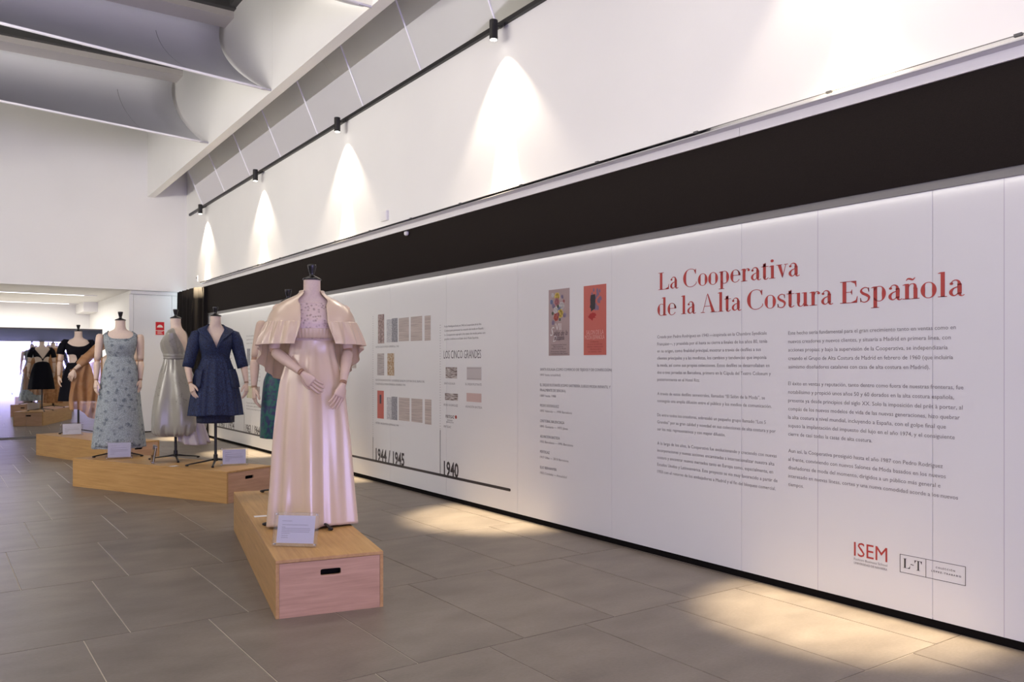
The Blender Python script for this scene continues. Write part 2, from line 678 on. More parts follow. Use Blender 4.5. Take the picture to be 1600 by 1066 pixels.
# dark band and its ledge
sbox('trim_1', M_soffit, WX - 0.012, -8, 2.24, WX + 0.02, 15.85, 2.285)
sbox('trim_2', M_band, WX - 0.022, -8, 2.285, WX + 0.02, 15.85, 2.785)
tb = MB()
tb.box(WX - 0.034, -8, 2.785, WX, 3.42, 2.84)
tb.box(WX - 0.034, 3.4235, 2.785, WX, 15.88, 2.84)
struct(tb.build('trim_3', M_trim))
tb = MB()
tb.box(WX - 0.098, -8, 2.840, WX, 15.88, 2.850)
struct(tb.build('trim_4', M_alu, bevel=0.002))
tb = MB()
tb.box(WX - 0.096, -8, 2.850, WX - 0.092, 15.88, 2.868)
struct(tb.build('trim_5', M_glass))
tb = MB()
tb.box(WX - 0.0975, -8, 2.868, WX - 0.0905, 15.88, 2.8705)
struct(tb.build('trim_6', M_soffit))
for i in range(14):
    y = 1.75 + 0.98 * i
    cl = MB()
    cl.box(WX - 0.102, y, 2.862, WX - 0.086, y + 0.035, 2.875)
    cl.build('clip', M_frame, wall_right)

# far wall above the opening, and door panels to its right
sbox('wall_back', M_white, -13.5, FY, 2.78, WX + 0.3, FY + 0.18, 6.6)
dz = 17.52
for nm, xa, xb in (('trim_10', 3.2, 3.275), ('door_1', 3.279, 3.99), ('trim_11', 3.994, WX)):
    dd = MB()
    dd.box(xa, dz, 0.02, xb, dz + 0.05, 2.72)
    struct(dd.build(nm, M_white, bevel=0.002))
sbox('trim_7', M_trim, 3.2, FY + 0.18, 2.72, WX, dz + 0.06, 2.80)
sbox('baseboard_back', M_blackbase, 3.2, dz + 0.01, 0, WX, dz + 0.04, 0.02)
# annex beyond the far wall
sbox('wall_annex_right', M_white, 3.2, dz + 0.05, 0, 3.34, 22.4, 2.85)
sbox('wall_annex_back', M_white, -13.5, 22.4, 0, 3.34, 22.55, 2.85)
sbox('ceiling_annex', M_white, -13.5, FY + 0.18, 2.78, 3.34, 22.55, 2.9)
# beam box in the corner of the annex
sbox('trim_8', M_trim, 2.9, 21.2, 2.56, 3.2, 22.4, 2.78)
# left side of the hall: upper wall with a low glazed aisle behind it, all outside the frame
sbox('wall_left', M_white, -7.15, -8, 3.06, -7.0, FY, 6.6)
sbox('wall_left_blocker', M_white, -7.15, -8, 0, -7.0, FY, 1.98)  # unseen blocker added to keep the strip light off the lower hall
sbox('ceiling_aisle', M_white, -13.5, -8, 3.06, -7.15, FY, 3.2)
sbox('wall_aisle', mat('aisle_grey', (0.35, 0.34, 0.34), 0.7), -13.6, -8, 0, -13.5, 22.5, 3.2)
# front wall behind the camera with its glazed opening
fw = MB()
fw.box(-13.5, -8.2, 2.45, WX + 0.3, -8.0, 6.6)
fw.box(-13.5, -8.2, 0, -6.2, -8.0, 2.45)
fw.box(4.15, -8.2, 0, WX + 0.3, -8.0, 2.45)
struct(fw.build('wall_front', M_white))
fwf = MB()
for x in (-6.2, -3.6, -1.0, 1.6, 4.1):
    fwf.box(x - 0.03, -8.06, 0, x + 0.03, -7.99, 2.45)
fwf.box(-6.2, -8.06, 2.38, 4.15, -7.99, 2.45)
struct(fwf.build('window_1', M_frame))

# beam (tall white fascia) hanging parallel to the wall
fb = MB()


def zb(y):
    return 4.597 + (FY - y) * 0.0189


def beam(mb, x0, x1, ya, yb, za0, zb0, zt):
    mb.add([(x0, ya, za0), (x1, ya, za0), (x1, yb, zb0), (x0, yb, zb0), (x0, ya, zt), (x1, ya, zt), (x1, yb, zt), (x0, yb, zt)],
           [(0, 3, 2, 1), (4, 5, 6, 7), (0, 1, 5, 4), (1, 2, 6, 5), (2, 3, 7, 6), (3, 0, 4, 7)])


edges = [-8.0, -3.0, 1.6, 4.42, 7.24, 10.06, 12.9, 15.3, FY]
beam_root = None
fasc = MB()
for a_, b_ in zip(edges[:-1], edges[1:]):
    beam(fasc, 3.47, 3.60, a_ + 0.0015, b_ - 0.0015, zb(a_), zb(b_), 6.6)
struct(fasc.build('ceiling_fascia', M_white))

# roof soffits and roof glazing between the baffles
PER = 2.83
roof = MB()
roof.box(-13.5, -8, 6.5, WX + 0.3, FY, 6.62)
struct(roof.build('ceiling', M_frame))
for k in range(-1, 8):
    yt = 14.88 - PER * k     # top of baffle k
    if yt < -7:
        break
    s = MB()
    s.box(-7.0, yt - 0.42, 6.17, 3.47, yt, 6.5)
    struct(s.build('ceiling_soffit', M_roofgrey))
    # dark frame members and pane of the roof light between this soffit and the next
    ya, yb_ = yt - PER, yt - 0.42
    fr = MB()
    fr.box(-7.0, yb_ - 0.10, 6.26, 3.47, yb_, 6.5)
    fr.box(-7.0, ya, 6.26, 3.47, ya + 0.12, 6.5)
    for x in (-5.6, -4.1, -2.6, -1.1, 0.45, 1.95, 3.38):
        fr.box(x, ya + 0.12, 6.28, x + 0.09, yb_ - 0.10, 6.5)
    struct(fr.build('window_3', M_frame))
    gp = MB()
    gp.box(-7.0, ya + 0.12, 6.40, 3.38, yb_ - 0.10, 6.41)
    struct(gp.build('window_4', M_darkglass))

# curved baffles
ordn = ['curved grey ceiling baffle nearest the far white wall', 'curved grey ceiling baffle second from the far wall',
        'curved grey ceiling baffle third from the far wall, at the top edge', 'curved grey ceiling baffle fourth from the far wall',
        'curved grey ceiling baffle nearest the glass front']


def bez(p0, p1, p2, p3, t):
    q = 1 - t
    return tuple(q ** 3 * a + 3 * q * q * t * b_ + 3 * q * t * t * c + t ** 3 * d for a, b_, c, d in zip(p0, p1, p2, p3))


for k in range(5):
    y0 = 12.94 - PER * k
    zl = 4.72 + 0.035 * k
    root = thing('ceiling_baffle', ordn[k], 'ceiling baffle', (3.40, y0, zl), 0, 'curved baffles under the roof')
    rows = []
    for i in range(25):
        t = i / 24
        x = -(3.40 + 7.0) * t
        dzl = 0.055 * (-x)
        dzl = min(dzl, 0.30)
        row = []
        for j in range(21):
            s_ = j / 20
            yy, zz = bez((0, 0), (1.0, 0.42), (2.30, 1.12), (1.93, 1.46), s_)
            row.append((x, yy, dzl * (1 - s_) + zz + (0.0 if s_ < 1 else 0)))
        rows.append(row)
    m_ = MB()
    m_.grid(rows)
    m_.build('sheet', M_baffle, root, smooth=True, solid=0.02)
    e_ = MB()
    e_.tube([(r_[0][0], r_[0][1], r_[0][2]) for r_ in rows], 0.016, 6)
    e_.build('edge_bead', M_thinwhite, root, smooth=True)
    br = MB()
    br.tube([(-0.05, 0.0, 0.0), (0.075, -0.01, -0.005)], 0.014, 8)
    br.build('wall_bracket', M_alu, root)
    j_ = MB()
    pts = rows[2]
    j_.tube([(p[0], p[1] - 0.004, p[2] - 0.004) for p in pts[1:16]], 0.003, 4)
    j_.build('seam', M_frame, root)

# inclined glass panes between the wall head and the beam
lean = (-0.30, 0.675)
jy = [6.17 + 1.395 * i for i in range(-5, 8)]


def ztrack(y):
    return 4.345 - (y - 10.41) * 0.0105


gr = bpy.data.objects.new('window_2', None)
COL.objects.link(gr)
gr.location = (WX, 0, 4.36)
struct(gr)
for a_, b_ in zip(jy[:-1], jy[1:]):
    g_ = MB()
    zt = 1.55
    xa = lean[0] / lean[1] * zt
    za, zc = ztrack(a_) - 4.36, ztrack(b_) - 4.36
    g_.add([(-0.008, a_ + .008, za), (-0.008, b_ - .008, zc), (xa, b_ - .008, zc + zt), (xa, a_ + .008, za + zt)], [(0, 1, 2, 3)])
    g_.build('pane', M_glass, gr)
for y in jy[1:]:
    z0 = ztrack(y) - 4.36
    zt = 1.55
    g_ = MB()
    g_.tube([(-0.008, y, z0), (lean[0] / lean[1] * zt, y, z0 + zt)], 0.010, 6)
    g_.build('joint_bar', M_thinwhite, gr)

# ------------------------------------------------------------------ track and spotlights
tr = thing('lighting_track', 'long thin black lighting track running along the upper white wall', 'lighting track', (WX, 0, 0))
t_ = MB()
t_.add([(-0.035, -2, ztrack(-2) - .02), (-0.0005, -2, ztrack(-2) - .02), (-0.0005, 16.9, ztrack(16.9) - .02), (-0.035, 16.9, ztrack(16.9) - .02),
        (-0.035, -2, ztrack(-2) + .02), (-0.0005, -2, ztrack(-2) + .02), (-0.0005, 16.9, ztrack(16.9) + .02), (-0.035, 16.9, ztrack(16.9) + .02)],
       [(0, 3, 2, 1), (4, 5, 6, 7), (0, 1, 5, 4), (1, 2, 6, 5), (2, 3, 7, 6), (3, 0, 4, 7)])
t_.build('rail', M_blackmetal, tr)
t_ = MB()
t_.box(-0.0375, -2, -0.004, -0.035, 16.9, 0.004)
FIX = [(15.69, 4.193, 'black cylinder spotlight farthest along the track, nearest the far wall'),
       (12.56, 4.231, 'black cylinder spotlight second from the far end of the track'),
       (9.465, 4.270, 'black cylinder spotlight third from the far end of the track'),
       (6.05, 4.298, 'largest black cylinder spotlight in view, nearest the camera'),
       (2.60, 4.33, 'black cylinder spotlight above the red title, its light pool brightest')]


def spot(name, loc, rot, energy, cone, blend, color, parent, size=0.02):
    l = bpy.data.lights.new(name, 'SPOT')
    l.energy = energy
    l.spot_size = R(cone)
    l.spot_blend = blend
    l.color = color
    l.shadow_soft_size = size
    o = bpy.data.objects.new(name, l)
    COL.objects.link(o)
    o.parent = parent
    o.location = loc
    o.rotation_euler = rot
    return o


for (y, z, lab) in FIX:
    rt = thing('spotlight', lab, 'spotlight', (WX - 0.13, y, z), 0, 'spotlights on the wall track')
    m_ = MB()
    m_.lathe([(0.034, -0.085), (0.036, -0.085), (0.0375, -0.08), (0.0375, 0.083), (0.035, 0.087)], 24)
    m_.build('lamp_body', M_blackmetal, rt, smooth=False, bevel=0.001)
    m_ = MB()
    m_.lathe([(0.030, -0.0875), (0.030, -0.0855)], 20)
    m_.build('lens', M_lamp, rt)
    m_ = MB()
    m_.tube([(0.03, 0.0, 0.045), (0.07, 0.0, 0.045), (0.10, 0.0, 0.06)], 0.008, 8)
    m_.box(0.085, -0.04, 0.045, 0.098, 0.04, 0.075)
    m_.build('arm', M_blackmetal, rt)
    spot('wide_beam', (0, 0, -0.10), (0, 0, 0), 115, 92, 0.5, (1.0, 0.84, 0.66), rt)
    spot('narrow_beam', (0, 0, -0.10), (0, 0, 0), 3900, 25, 0.8, (1.0, 0.81, 0.54), rt)


# ------------------------------------------------------------------ fittings on the wall
jb = thing('junction_box', 'small white junction box high on the upper white wall', 'junction box', (WX, 8.41, 3.013))
m_ = MB()
m_.box(-0.035, -0.075, -0.055, 0, 0.075, 0.055)
m_.build('box_body', M_trim, jb, bevel=0.004)
m_ = MB()
m_.box(-0.0385, -0.060, -0.042, -0.035, 0.060, 0.042)
m_.build('cover', M_trim, jb, bevel=0.001)
cm = thing('ceiling_sensor', 'small white sensor fixed at the top edge of the dark band', 'sensor', (WX - 0.022, 7.83, 2.745))
m_ = MB()
m_.lathe([(0.012, -0.028), (0.024, -0.018), (0.026, 0.0), (0.022, 0.012), (0.01, 0.014)], 16, (-0.028, 0, 0))
m_.build('sensor_body', M_trim, cm, smooth=True)
m_ = MB()
m_.box(-0.028, -0.010, 0.010, 0.0, 0.010, 0.024)
m_.build('bracket', M_frame, cm)
th = thing('thermostat', 'tiny white thermostat beside the far wall corner above the curtain', 'thermostat', (WX, 16.38, 2.98))
m_ = MB()
m_.box(-0.02, -0.045, -0.06, 0, 0.045, 0.06)
m_.build('housing', M_trim, th, bevel=0.004)
m_ = MB()
m_.box(-0.022, -0.025, 0.0, -0.02, 0.025, 0.035)
m_.build('display', M_soffit, th)

# curtain at the far corner
cu = []
path = []
n = 220
P0, P1, P2 = Vector((4.03, 17.15)), Vector((4.03, 15.75)), Vector((4.165, 15.60))
L1 = (P1 - P0).length
L2 = (P2 - P1).length
L3 = 0
for i in range(n + 1):
    d = (L1 + L2) * i / n
    if d < L1:
        p = P0.lerp(P1, d / L1)
        nn = Vector((-1, 0))
    else:
        p = P1.lerp(P2, (d - L1) / L2)
        nn = Vector((-0.7, -0.7))
    path.append((p, nn, d))
rows = []
for z in np.linspace(0.012, 2.765, 14):
    row = []
    for p, nn, d in path:
        a = 0.030 * math.sin(d * 58 + 0.6 * math.sin(z * 1.3)) + 0.012 * math.sin(d * 23 + z)
        q = p + nn * a
        row.append((q.x, q.y, z))
    rows.append(row)
m_ = MB()
m_.grid(rows)
cobj = m_.build('curtain', M_curtain, None, smooth=True, solid=0.003)
tag(cobj, 'black floor-length curtain hanging in the far corner beside the printed wall', 'curtain')

# red fire equipment sign on the door panel
sg = thing('fire_sign', 'small red safety sign with a pale half circle on the white door panel', 'sign', (3.765, dz, 2.06))
m_ = MB()
m_.box(-0.085, -0.004, -0.133, 0.085, 0, 0.133)
m_.build('plate', M_signwhite, sg)
m_ = MB()
m_.box(-0.080, -0.0055, -0.035, 0.080, -0.004, 0.128)
m_.build('red_field', M_signred, sg)
m_ = MB()
m_.box(-0.080, -0.0055, -0.128, 0.080, -0.004, -0.048)
m_.build('red_field', M_signred, sg)
m_ = MB()
hc = [(0.055 * math.cos(a), 0.055 * math.sin(a)) for a in np.linspace(0, PI, 20)]
m_.add([(x, -0.0065, 0.018 + z) for x, z in hc] + [(x, -0.0055, 0.018 + z) for x, z in hc],
       [tuple(range(20))] + [(i, i + 1, 21 + i, 20 + i) for i in range(19)])
m_.build('half_circle', M_signwhite, sg)
for q in range(3):
    m_ = MB()
    m_.box(-0.05, -0.0063, -0.066 - q * 0.022, 0.05 - 0.02 * (q % 2), -0.0055, -0.058 - q * 0.022)
    m_.build('text_line', M_signwhite, sg)

# mirror standing beyond the opening
mr_ = thing('wall_mirror', 'wide dark-framed mirror reflecting the mannequins at the end of hall', 'mirror', (2.68, 17.42, 0), R(-1.6))
mx0, mx1 = -8.6, 0.0
for i in range(7):
    xa = mx0 + (mx1 - mx0) * i / 7
    xb = mx0 + (mx1 - mx0) * (i + 1) / 7
    m_ = MB()
    m_.box(xa + 0.0015, 0, 0.02, xb - 0.0015, 0.008, 1.765)
    m_.build('mirror_pane', M_mirror, mr_)
m_ = MB()
m_.box(mx0, 0.002, 1.77, mx1, 0.012, 1.985)
m_.build('transom', M_transom, mr_)
m_ = MB()
m_.box(mx0, -0.006, 1.762, mx1, 0.03, 1.777)
m_.box(mx0, -0.010, 1.985, mx1, 0.04, 2.015)
m_.box(mx0, -0.006, 0.0, mx1, 0.03, 0.02)
m_.box(mx1, -0.006, 0.0, mx1 + 0.03, 0.04, 2.015)
m_.box(mx0, 0.012, 0.0, mx1, 0.04, 1.985)
m_.build('frame', M_frame, mr_)
# floor track of the partition
ft = MB()
ft.box(-7.0, 17.22, 0.0, 3.2, 17.235, 0.002)
ft.box(-7.0, 17.25, 0.0, 3.2, 17.265, 0.002)
struct(ft.build('trim_9', M_blackbase))
# linear lamps in the annex ceiling
for (x0, x1, y, lab) in ((-4.0, 2.62, 19.1, 'nearer linear ceiling lamp in the room beyond the mirror'),
                         (-4.0, 2.70, 22.0, 'farther linear ceiling lamp close to the end wall')):
    lt = thing('linear_lamp', lab, 'ceiling lamp', (0, y, 2.78), 0, 'linear lamps in the annex')
    m_ = MB()
    m_.box(x0, -0.035, -0.008, x1 + 0.25, 0.035, 0)
    m_.build('housing', M_alu, lt)
    m_ = MB()
    m_.box(x0, -0.028, -0.012, x1, 0.028, -0.008)
    m_.build('diffuser', M_line, lt)

# ------------------------------------------------------------------ plinths
def slot_panel(mb, w, h, t, slot=None):
    """panel in the x-z plane, front face y=0, thickness t towards +y; slot = (cx,cz,hw,hh)"""
    if not slot:
        mb.box(-w / 2, 0, 0, w / 2, t, h)
        return
    cx, cz, hw, hh = slot
    n = 32
    inner, outer = [], []
    r = min(hh, 0.013)
    for i in range(n):
        a = 2 * PI * (i + 0.5) / n
        ca, sa = math.cos(a), math.sin(a)
        # rounded slot via superellipse
        e = 0.28
        ix = cx + hw * (abs(ca) ** e) * (1 if ca > 0 else -1)
        iz = cz + hh * (abs(sa) ** e) * (1 if sa > 0 else -1)
        inner.append((ix, iz))
        s_ = max(abs(ca), abs(sa))
        ox = (w / 2) * ca / s_
        oz = h / 2 + (h / 2) * sa / s_
        outer.append((ox, oz))
    outer_c = []
    # snap the nearest outer points to the corners
    for c in ((-w / 2, 0), (w / 2, 0), (w / 2, h), (-w / 2, h)):
        k = min(range(n), key=lambda q: (outer[q][0] - c[0]) ** 2 + (outer[q][1] - c[1]) ** 2)
        outer[k] = c
    vs = [(x, 0, z) for x, z in outer] + [(x, 0, z) for x, z in inner] + [(x, t, z) for x, z in inner] + [(x, t, z) for x, z in outer]
    fs = []
    for i in range(n):
        j = (i + 1) % n
        fs.append((i, j, n + j, n + i))
        fs.append((n + i, n + j, 2 * n + j, 2 * n + i))
        fs.append((2 * n + i, 2 * n + j, 3 * n + j, 3 * n + i))
        fs.append((3 * n + i, 3 * n + j, j, i))
    mb.add(vs, fs)


def plinth(label, loc, rz, L=2.40, Wd=0.58, H=0.31):
    """origin at the middle of the near end, length runs to local +y"""
    rt = thing('display_plinth', label, 'plinth', loc, rz, 'oak display plinths')
    t = 0.018
    m_ = MB()
    m_.box(-Wd / 2, 0, H - t, Wd / 2, L, H)
    m_.build('top_panel', M_wood, rt, bevel=0.0015)
    for s in (-1, 1):
        m_ = MB()
        xa, xb = sorted((s * Wd / 2, s * (Wd / 2 - t)))
        m_.box(xa, 0, 0, xb, L, H - t - 0.0008)
        m_.build('side_panel', M_wood, rt, bevel=0.001)
    for y, fl_ in ((0.002, 0), (L - 0.002, PI)):
        m_ = MB()
        slot_panel(m_, Wd - 2 * t - 0.002, H - t - 0.002, t, (0.0, 0.225, 0.055, 0.017))
        o = m_.build('end_panel', M_woodx, rt, loc=(0, y, 0), rot=(0, 0, fl_))
    for y in (0.05, L - 0.06):
        m_ = MB()
        m_.box(-0.10, y, 0.16, 0.10, y + 0.01, H - t - 0.004)
        m_.build('slot_shade', M_blackbase, rt)  # black sheet standing in for the shade inside the plinth
    return rt


# P1: near end centre between (1.493,4.275) and (2.07,4.18)
plinth('near oak plinth with the pink gown, its end panel facing the camera', (1.780, 4.226, 0), -R(11.9), 2.56)
# P2: near end between (2.347,8.10) and (2.87,8.355)
plinth('middle oak plinth carrying the navy, silver and pale blue dresses', (2.609, 8.228, 0), R(25.95), 2.40)
# P3
plinth('far oak plinth carrying the black dress, behind the pale blue gown', (2.014 + 0.277, 11.808 + 0.086, 0), R(17.3), 2.40)

# ------------------------------------------------------------------ dress forms
def pchip(xs, ys, x):
    xs = np.asarray(xs, float)
    ys = np.asarray(ys, float)
    h = np.diff(xs)
    d = np.diff(ys) / h
    m = np.zeros_like(ys)
    for i in range(1, len(xs) - 1):
        if d[i - 1] * d[i] > 0:
            w1 = 2 * h[i] + h[i - 1]
            w2_ = h[i] + 2 * h[i - 1]
            m[i] = (w1 + w2_) / (w1 / d[i - 1] + w2_ / d[i])
    m[0], m[-1] = d[0], d[-1]
    x = np.clip(x, xs[0], xs[-1])
    i = int(np.clip(np.searchsorted(xs, x) - 1, 0, len(xs) - 2))
    t = (x - xs[i]) / h[i]
    return float((2 * t ** 3 - 3 * t ** 2 + 1) * ys[i] + (t ** 3 - 2 * t ** 2 + t) * h[i] * m[i] + (-2 * t ** 3 + 3 * t ** 2) * ys[i + 1] + (t ** 3 - t ** 2) * h[i] * m[i + 1])


BODY = [(0.76, .160, .110, 0), (0.84, .172, .118, 0.002), (0.94, .158, .106, 0), (1.05, .126, .090, 0), (1.12, .128, .093, -.003),
        (1.20, .148, .113, -.013), (1.26, .158, .118, -.014), (1.32, .166, .100, -.002), (1.365, .168, .076, .010), (1.395, .140, .062, .013),
        (1.418, .095, .056, .012), (1.435, .066, .054, .008), (1.455, .055, .053, .004), (1.49, .052, .052, 0), (1.535, .052, .052, 0)]


def sect(prof, z):
    zs = [p[0] for p in prof]
    rx = pchip(zs, [p[1] for p in prof], z)
    ry = pchip(zs, [p[2] for p in prof], z)
    cy = pchip(zs, [p[3] for p in prof], z)
    cx = pchip(zs, [p[4] if len(p) > 4 else 0.0 for p in prof], z)
    return rx, ry, cy, cx


def interp_deg(tab, deg):
    """tab over |deg| 0..180 (0 = front)"""
    return pchip([t[0] for t in tab], [t[1] for t in tab], deg)


def shell(mb, prof, top, bot, n=120, rows=56, fold=None, off=0.0, arc=(-180, 180), e=0.92):
    """top/bot: number or table over |angle|; front is local -Y, +angle towards +X"""
    full = arc == (-180, 180)
    zt_all = prof[-1][0]
    # arc-length reparametrisation of the profile side line
    zs = np.linspace(prof[0][0], zt_all, 300)
    secs = [sect(prof, z) for z in zs]
    ln = [0.0]
    for i in range(1, len(zs)):
        ln.append(ln[-1] + math.hypot(zs[i] - zs[i - 1], secs[i][0] - secs[i - 1][0]))
    ln = np.array(ln)
    grid = [[None] * n for _ in range(rows + 1)]
    rxs = np.array([s[0] for s in secs])
    rys = np.array([s[1] for s in secs])
    cys = np.array([s[2] for s in secs])
    cxs = np.array([s[3] for s in secs])
    for i in range(n):
        d = arc[0] + (arc[1] - arc[0]) * (i / n if full else i / (n - 1))
        ad = abs(d)
        a = R(d)
        zt = interp_deg(top, ad) if isinstance(top, list) else (top(d) if callable(top) else top)
        zb_ = interp_deg(bot, ad) if isinstance(bot, list) else (bot(d) if callable(bot) else bot)
        s0 = np.interp(zb_, zs, ln)
        s1 = np.interp(zt, zs, ln)
        ca, sa = math.cos(a), math.sin(a)
        ux = (abs(sa) ** e) * (1 if sa >= 0 else -1)
        uy = -(abs(ca) ** e) * (1 if ca >= 0 else -1)
        for j in range(rows + 1):
            s_ = s0 + (s1 - s0) * j / rows
            z = float(np.interp(s_, ln, zs))
            rx, ry, cy, cx = (float(np.interp(z, zs, q)) for q in (rxs, rys, cys, cxs))
            f = (fold(a, z) if fold else 0.0) + off
            grid[j][i] = (cx + ux * (rx + f), cy + uy * (ry + f), z)
    mb.grid(grid, closed=full)


def hand_mesh(curl=0.5, thumb=1, spread=1.0):
    """wrist at origin, fingers towards -Z, palm faces +Y, thumb on side thumb*X"""
    mb = MB()
    secs = [(0, .021, .017), (-.015, .023, .016), (-.035, .030, .0165), (-.060, .037, .015), (-.080, .039, .0135), (-.090, .036, .011)]
    mb.tube([(0.002 * thumb, 0, z) for z, _, _ in secs], [1] * len(secs), 14, squash=[(a, b_) for _, a, b_ in secs], up=(1, 0, 0))
    # index .. little
    for k, (x, ln_, r) in enumerate(((.027, .078, .0088), (.009, .086, .0090), (-.0095, .080, .0086), (-.026, .062, .0076))):
        p = Vector((x * thumb, 0.0, -0.076))
        d = Vector(((x * 1.6 * spread) * thumb, 0, -1)).normalized()
        pts, rad = [p], [r]
        seg = (0.40, 0.33, 0.27)
        ang = 0
        c0 = curl * (0.75 + 0.15 * k)
        for q, s_ in enumerate(seg):
            ang += c0 * (0.55, 0.75, 0.55)[q]
            dd = Vector((d.x, math.sin(ang), -math.cos(ang))).normalized()
            for hh in (0.5, 1.0):
                pts.append(pts[-1] + dd * (ln_ + (0.016 if q == 0 else 0)) * s_ * 0.5)
                rad.append(r * (1.0 - 0.07 * (q + hh)))
        tip = pts[-1] + (pts[-1] - pts[-2]).normalized() * r * 0.55
        pts.append(tip)
        rad.append(r * 0.42)
        mb.tube(pts, rad, 9)
    # thumb leaves the side of the palm near its base
    pts = [Vector((.012 * thumb, .004, -.018)), Vector((.032 * thumb, .010, -.036)), Vector((.045 * thumb, .016, -.056)),
           Vector((.050 * thumb, .021, -.076)), Vector((.050 * thumb, .025, -.092)), Vector((.049 * thumb, .027, -.098))]
    mb.tube(pts, [.014, .0135, .0112, .0100, .0080, .0038], 9)
    return mb


def arm(root, sh, el, wr_, tip, palm, thumb=1, curl=0.45, k=1.0):
    """articulated wooden arm with a shoulder disc, joints and a five-fingered hand"""
    sh, el, wr_, tip = (Vector(v) for v in (sh, el, wr_, tip))
    m_ = MB()
    u = (el - sh)
    out = Vector((1 if sh.x > 0 else -1, 0, 0))
    pts = [sh + Vector((0, 0, 0.045)) * 1.0, sh + Vector((0, 0, 0.03)), sh, sh + u * .2, sh + u * .5, sh + u * .8, sh + u * .95]
    m_.tube(pts, [.018 * k, .036 * k, .043 * k, .043 * k, .040 * k, .036 * k, .031 * k], 16, up=(0, 1, 0))
    f = wr_ - el
    m_.tube([el + f * .04, el + f * .12, el + f * .3, el + f * .6, el + f * .92, el + f * .97], [.029 * k, .034 * k, .036 * k, .030 * k, .0225 * k, .020 * k], 16, up=(0, 1, 0))
    ao = m_.build('arm', M_armwood, root, smooth=True)
    ud, fd = u.normalized(), f.normalized()
    # joints: shoulder disc, elbow collar, wrist rings
    for pa, pb, rr in ((sh + out * -0.028, sh + out * -0.020, .036 * k), (el - ud * .016, el + fd * .012, .0285 * k),
                       (wr_ - fd * .010, wr_ - fd * .005, .0225 * k), (wr_ + fd * -.002, wr_ + fd * .006, .0215 * k)):
        j_ = MB()
        j_.tube([pa, pb], rr, 16)
        j_.build('joint', M_joint, ao, smooth=False)
    h = hand_mesh(curl, thumb)
    ho = h.build('hand', M_armwood, ao, smooth=True)
    z = -(tip - wr_).normalized()
    y = Vector(palm)
    y = (y - z * y.dot(z)).normalized()
    x = y.cross(z)
    M = Matrix((x, y, z)).transposed().to_4x4()
    M.translation = wr_ + (tip - wr_).normalized() * 0.004
    ho.matrix_local = M
    return ao


def stand(root, feet=(90, 210, 330), hub=0.055, top=0.95, rf=0.30):
    m_ = MB()
    m_.lathe([(0.0145, hub), (0.0145, top)], 16)
    m_.lathe([(0.021, 0.40 if False else hub + 0.004), (0.021, hub + 0.05)], 16)
    m_.build('pole', M_blackmetal, root, smooth=False)
    m_ = MB()
    m_.lathe([(0.012, hub - 0.02), (0.026, hub - 0.012), (0.030, hub), (0.024, hub + 0.012)], 18)
    m_.build('hub', M_blackmetal, root, smooth=False)
    for a in feet:
        m_ = MB()
        c, s = math.cos(R(a)), math.sin(R(a))
        secs = [(0.012, hub, .013, .010), (0.10, hub - .014, .012, .0085), (rf - .05, 0.020, .0095, .007), (rf - .012, 0.011, .013, .0085), (rf, 0.009, .010, .007)]
        m_.tube([(r_ * c, r_ * s, z) for r_, z, _, _ in secs], [1] * 5, 10, squash=[(b_, a_) for _, _, a_, b_ in secs], up=(0, 0, 1))
        lo = m_.build('leg', M_blackmetal, root, smooth=True)
        m_ = MB()
        m_.lathe([(0.013, 0.0), (0.014, 0.004), (0.011, 0.010)], 12, ((rf - .02) * c, (rf - .02) * s, 0))
        m_.build('foot', M_gloss, lo)


def form(label, loc, rz, scale=1.0, feet=(80, 200, 320), sleeves=None, k=1.0, cat='mannequin'):
    rt = thing('dress_form', label, cat, loc, rz, 'dressed mannequins on the plinths')
    rt.scale = (scale, scale, scale)
    m_ = MB()
    shell(m_, BODY, 1.535, 0.76, n=72, rows=70)
    nv = len(m_.v)
    m_.f.append(tuple(range(72))[::-1])
    m_.mi.append(0)
    m_.f.append(tuple(nv - 72 + i for i in range(72)))
    m_.mi.append(0)
    m_.build('bust', M_cream, rt, smooth=True)
    m_ = MB()
    m_.lathe([(.045, 1.533), (.058, 1.5345), (.059, 1.5385), (.054, 1.545), (.034, 1.553), (.019, 1.560), (.0145, 1.568), (.016, 1.577),
              (.022, 1.600), (.027, 1.622), (.0275, 1.628), (.024, 1.633), (.012, 1.634)], 28)
    m_.build('neck_cap', M_gloss, rt, smooth=True)
    stand(rt, feet, top=0.80)
    return rt


def cosfold(terms, z0, z1, p=1.0):
    """amplitude grows from z1 (none) down to z0 (full); terms = [(n, amp, phase, drift)]"""
    def f(a, z):
        t = min(max((z1 - z) / (z1 - z0), 0), 1) ** p
        return t * sum(A * math.cos(n_ * a + ph + dr * z) for n_, A, ph, dr in terms)
    return f


BOD = [(1.04, .133, .098, 0), (1.12, .136, .100, -.004), (1.20, .153, .119, -.014), (1.26, .164, .125, -.016), (1.32, .173, .106, -.002),
       (1.365, .176, .083, .010), (1.395, .150, .069, .013), (1.418, .105, .063, .012), (1.435, .074, .060, .008), (1.455, .062, .058, .004)]


def bodprof(zmin):
    return [p for p in BOD if p[0] >= zmin]


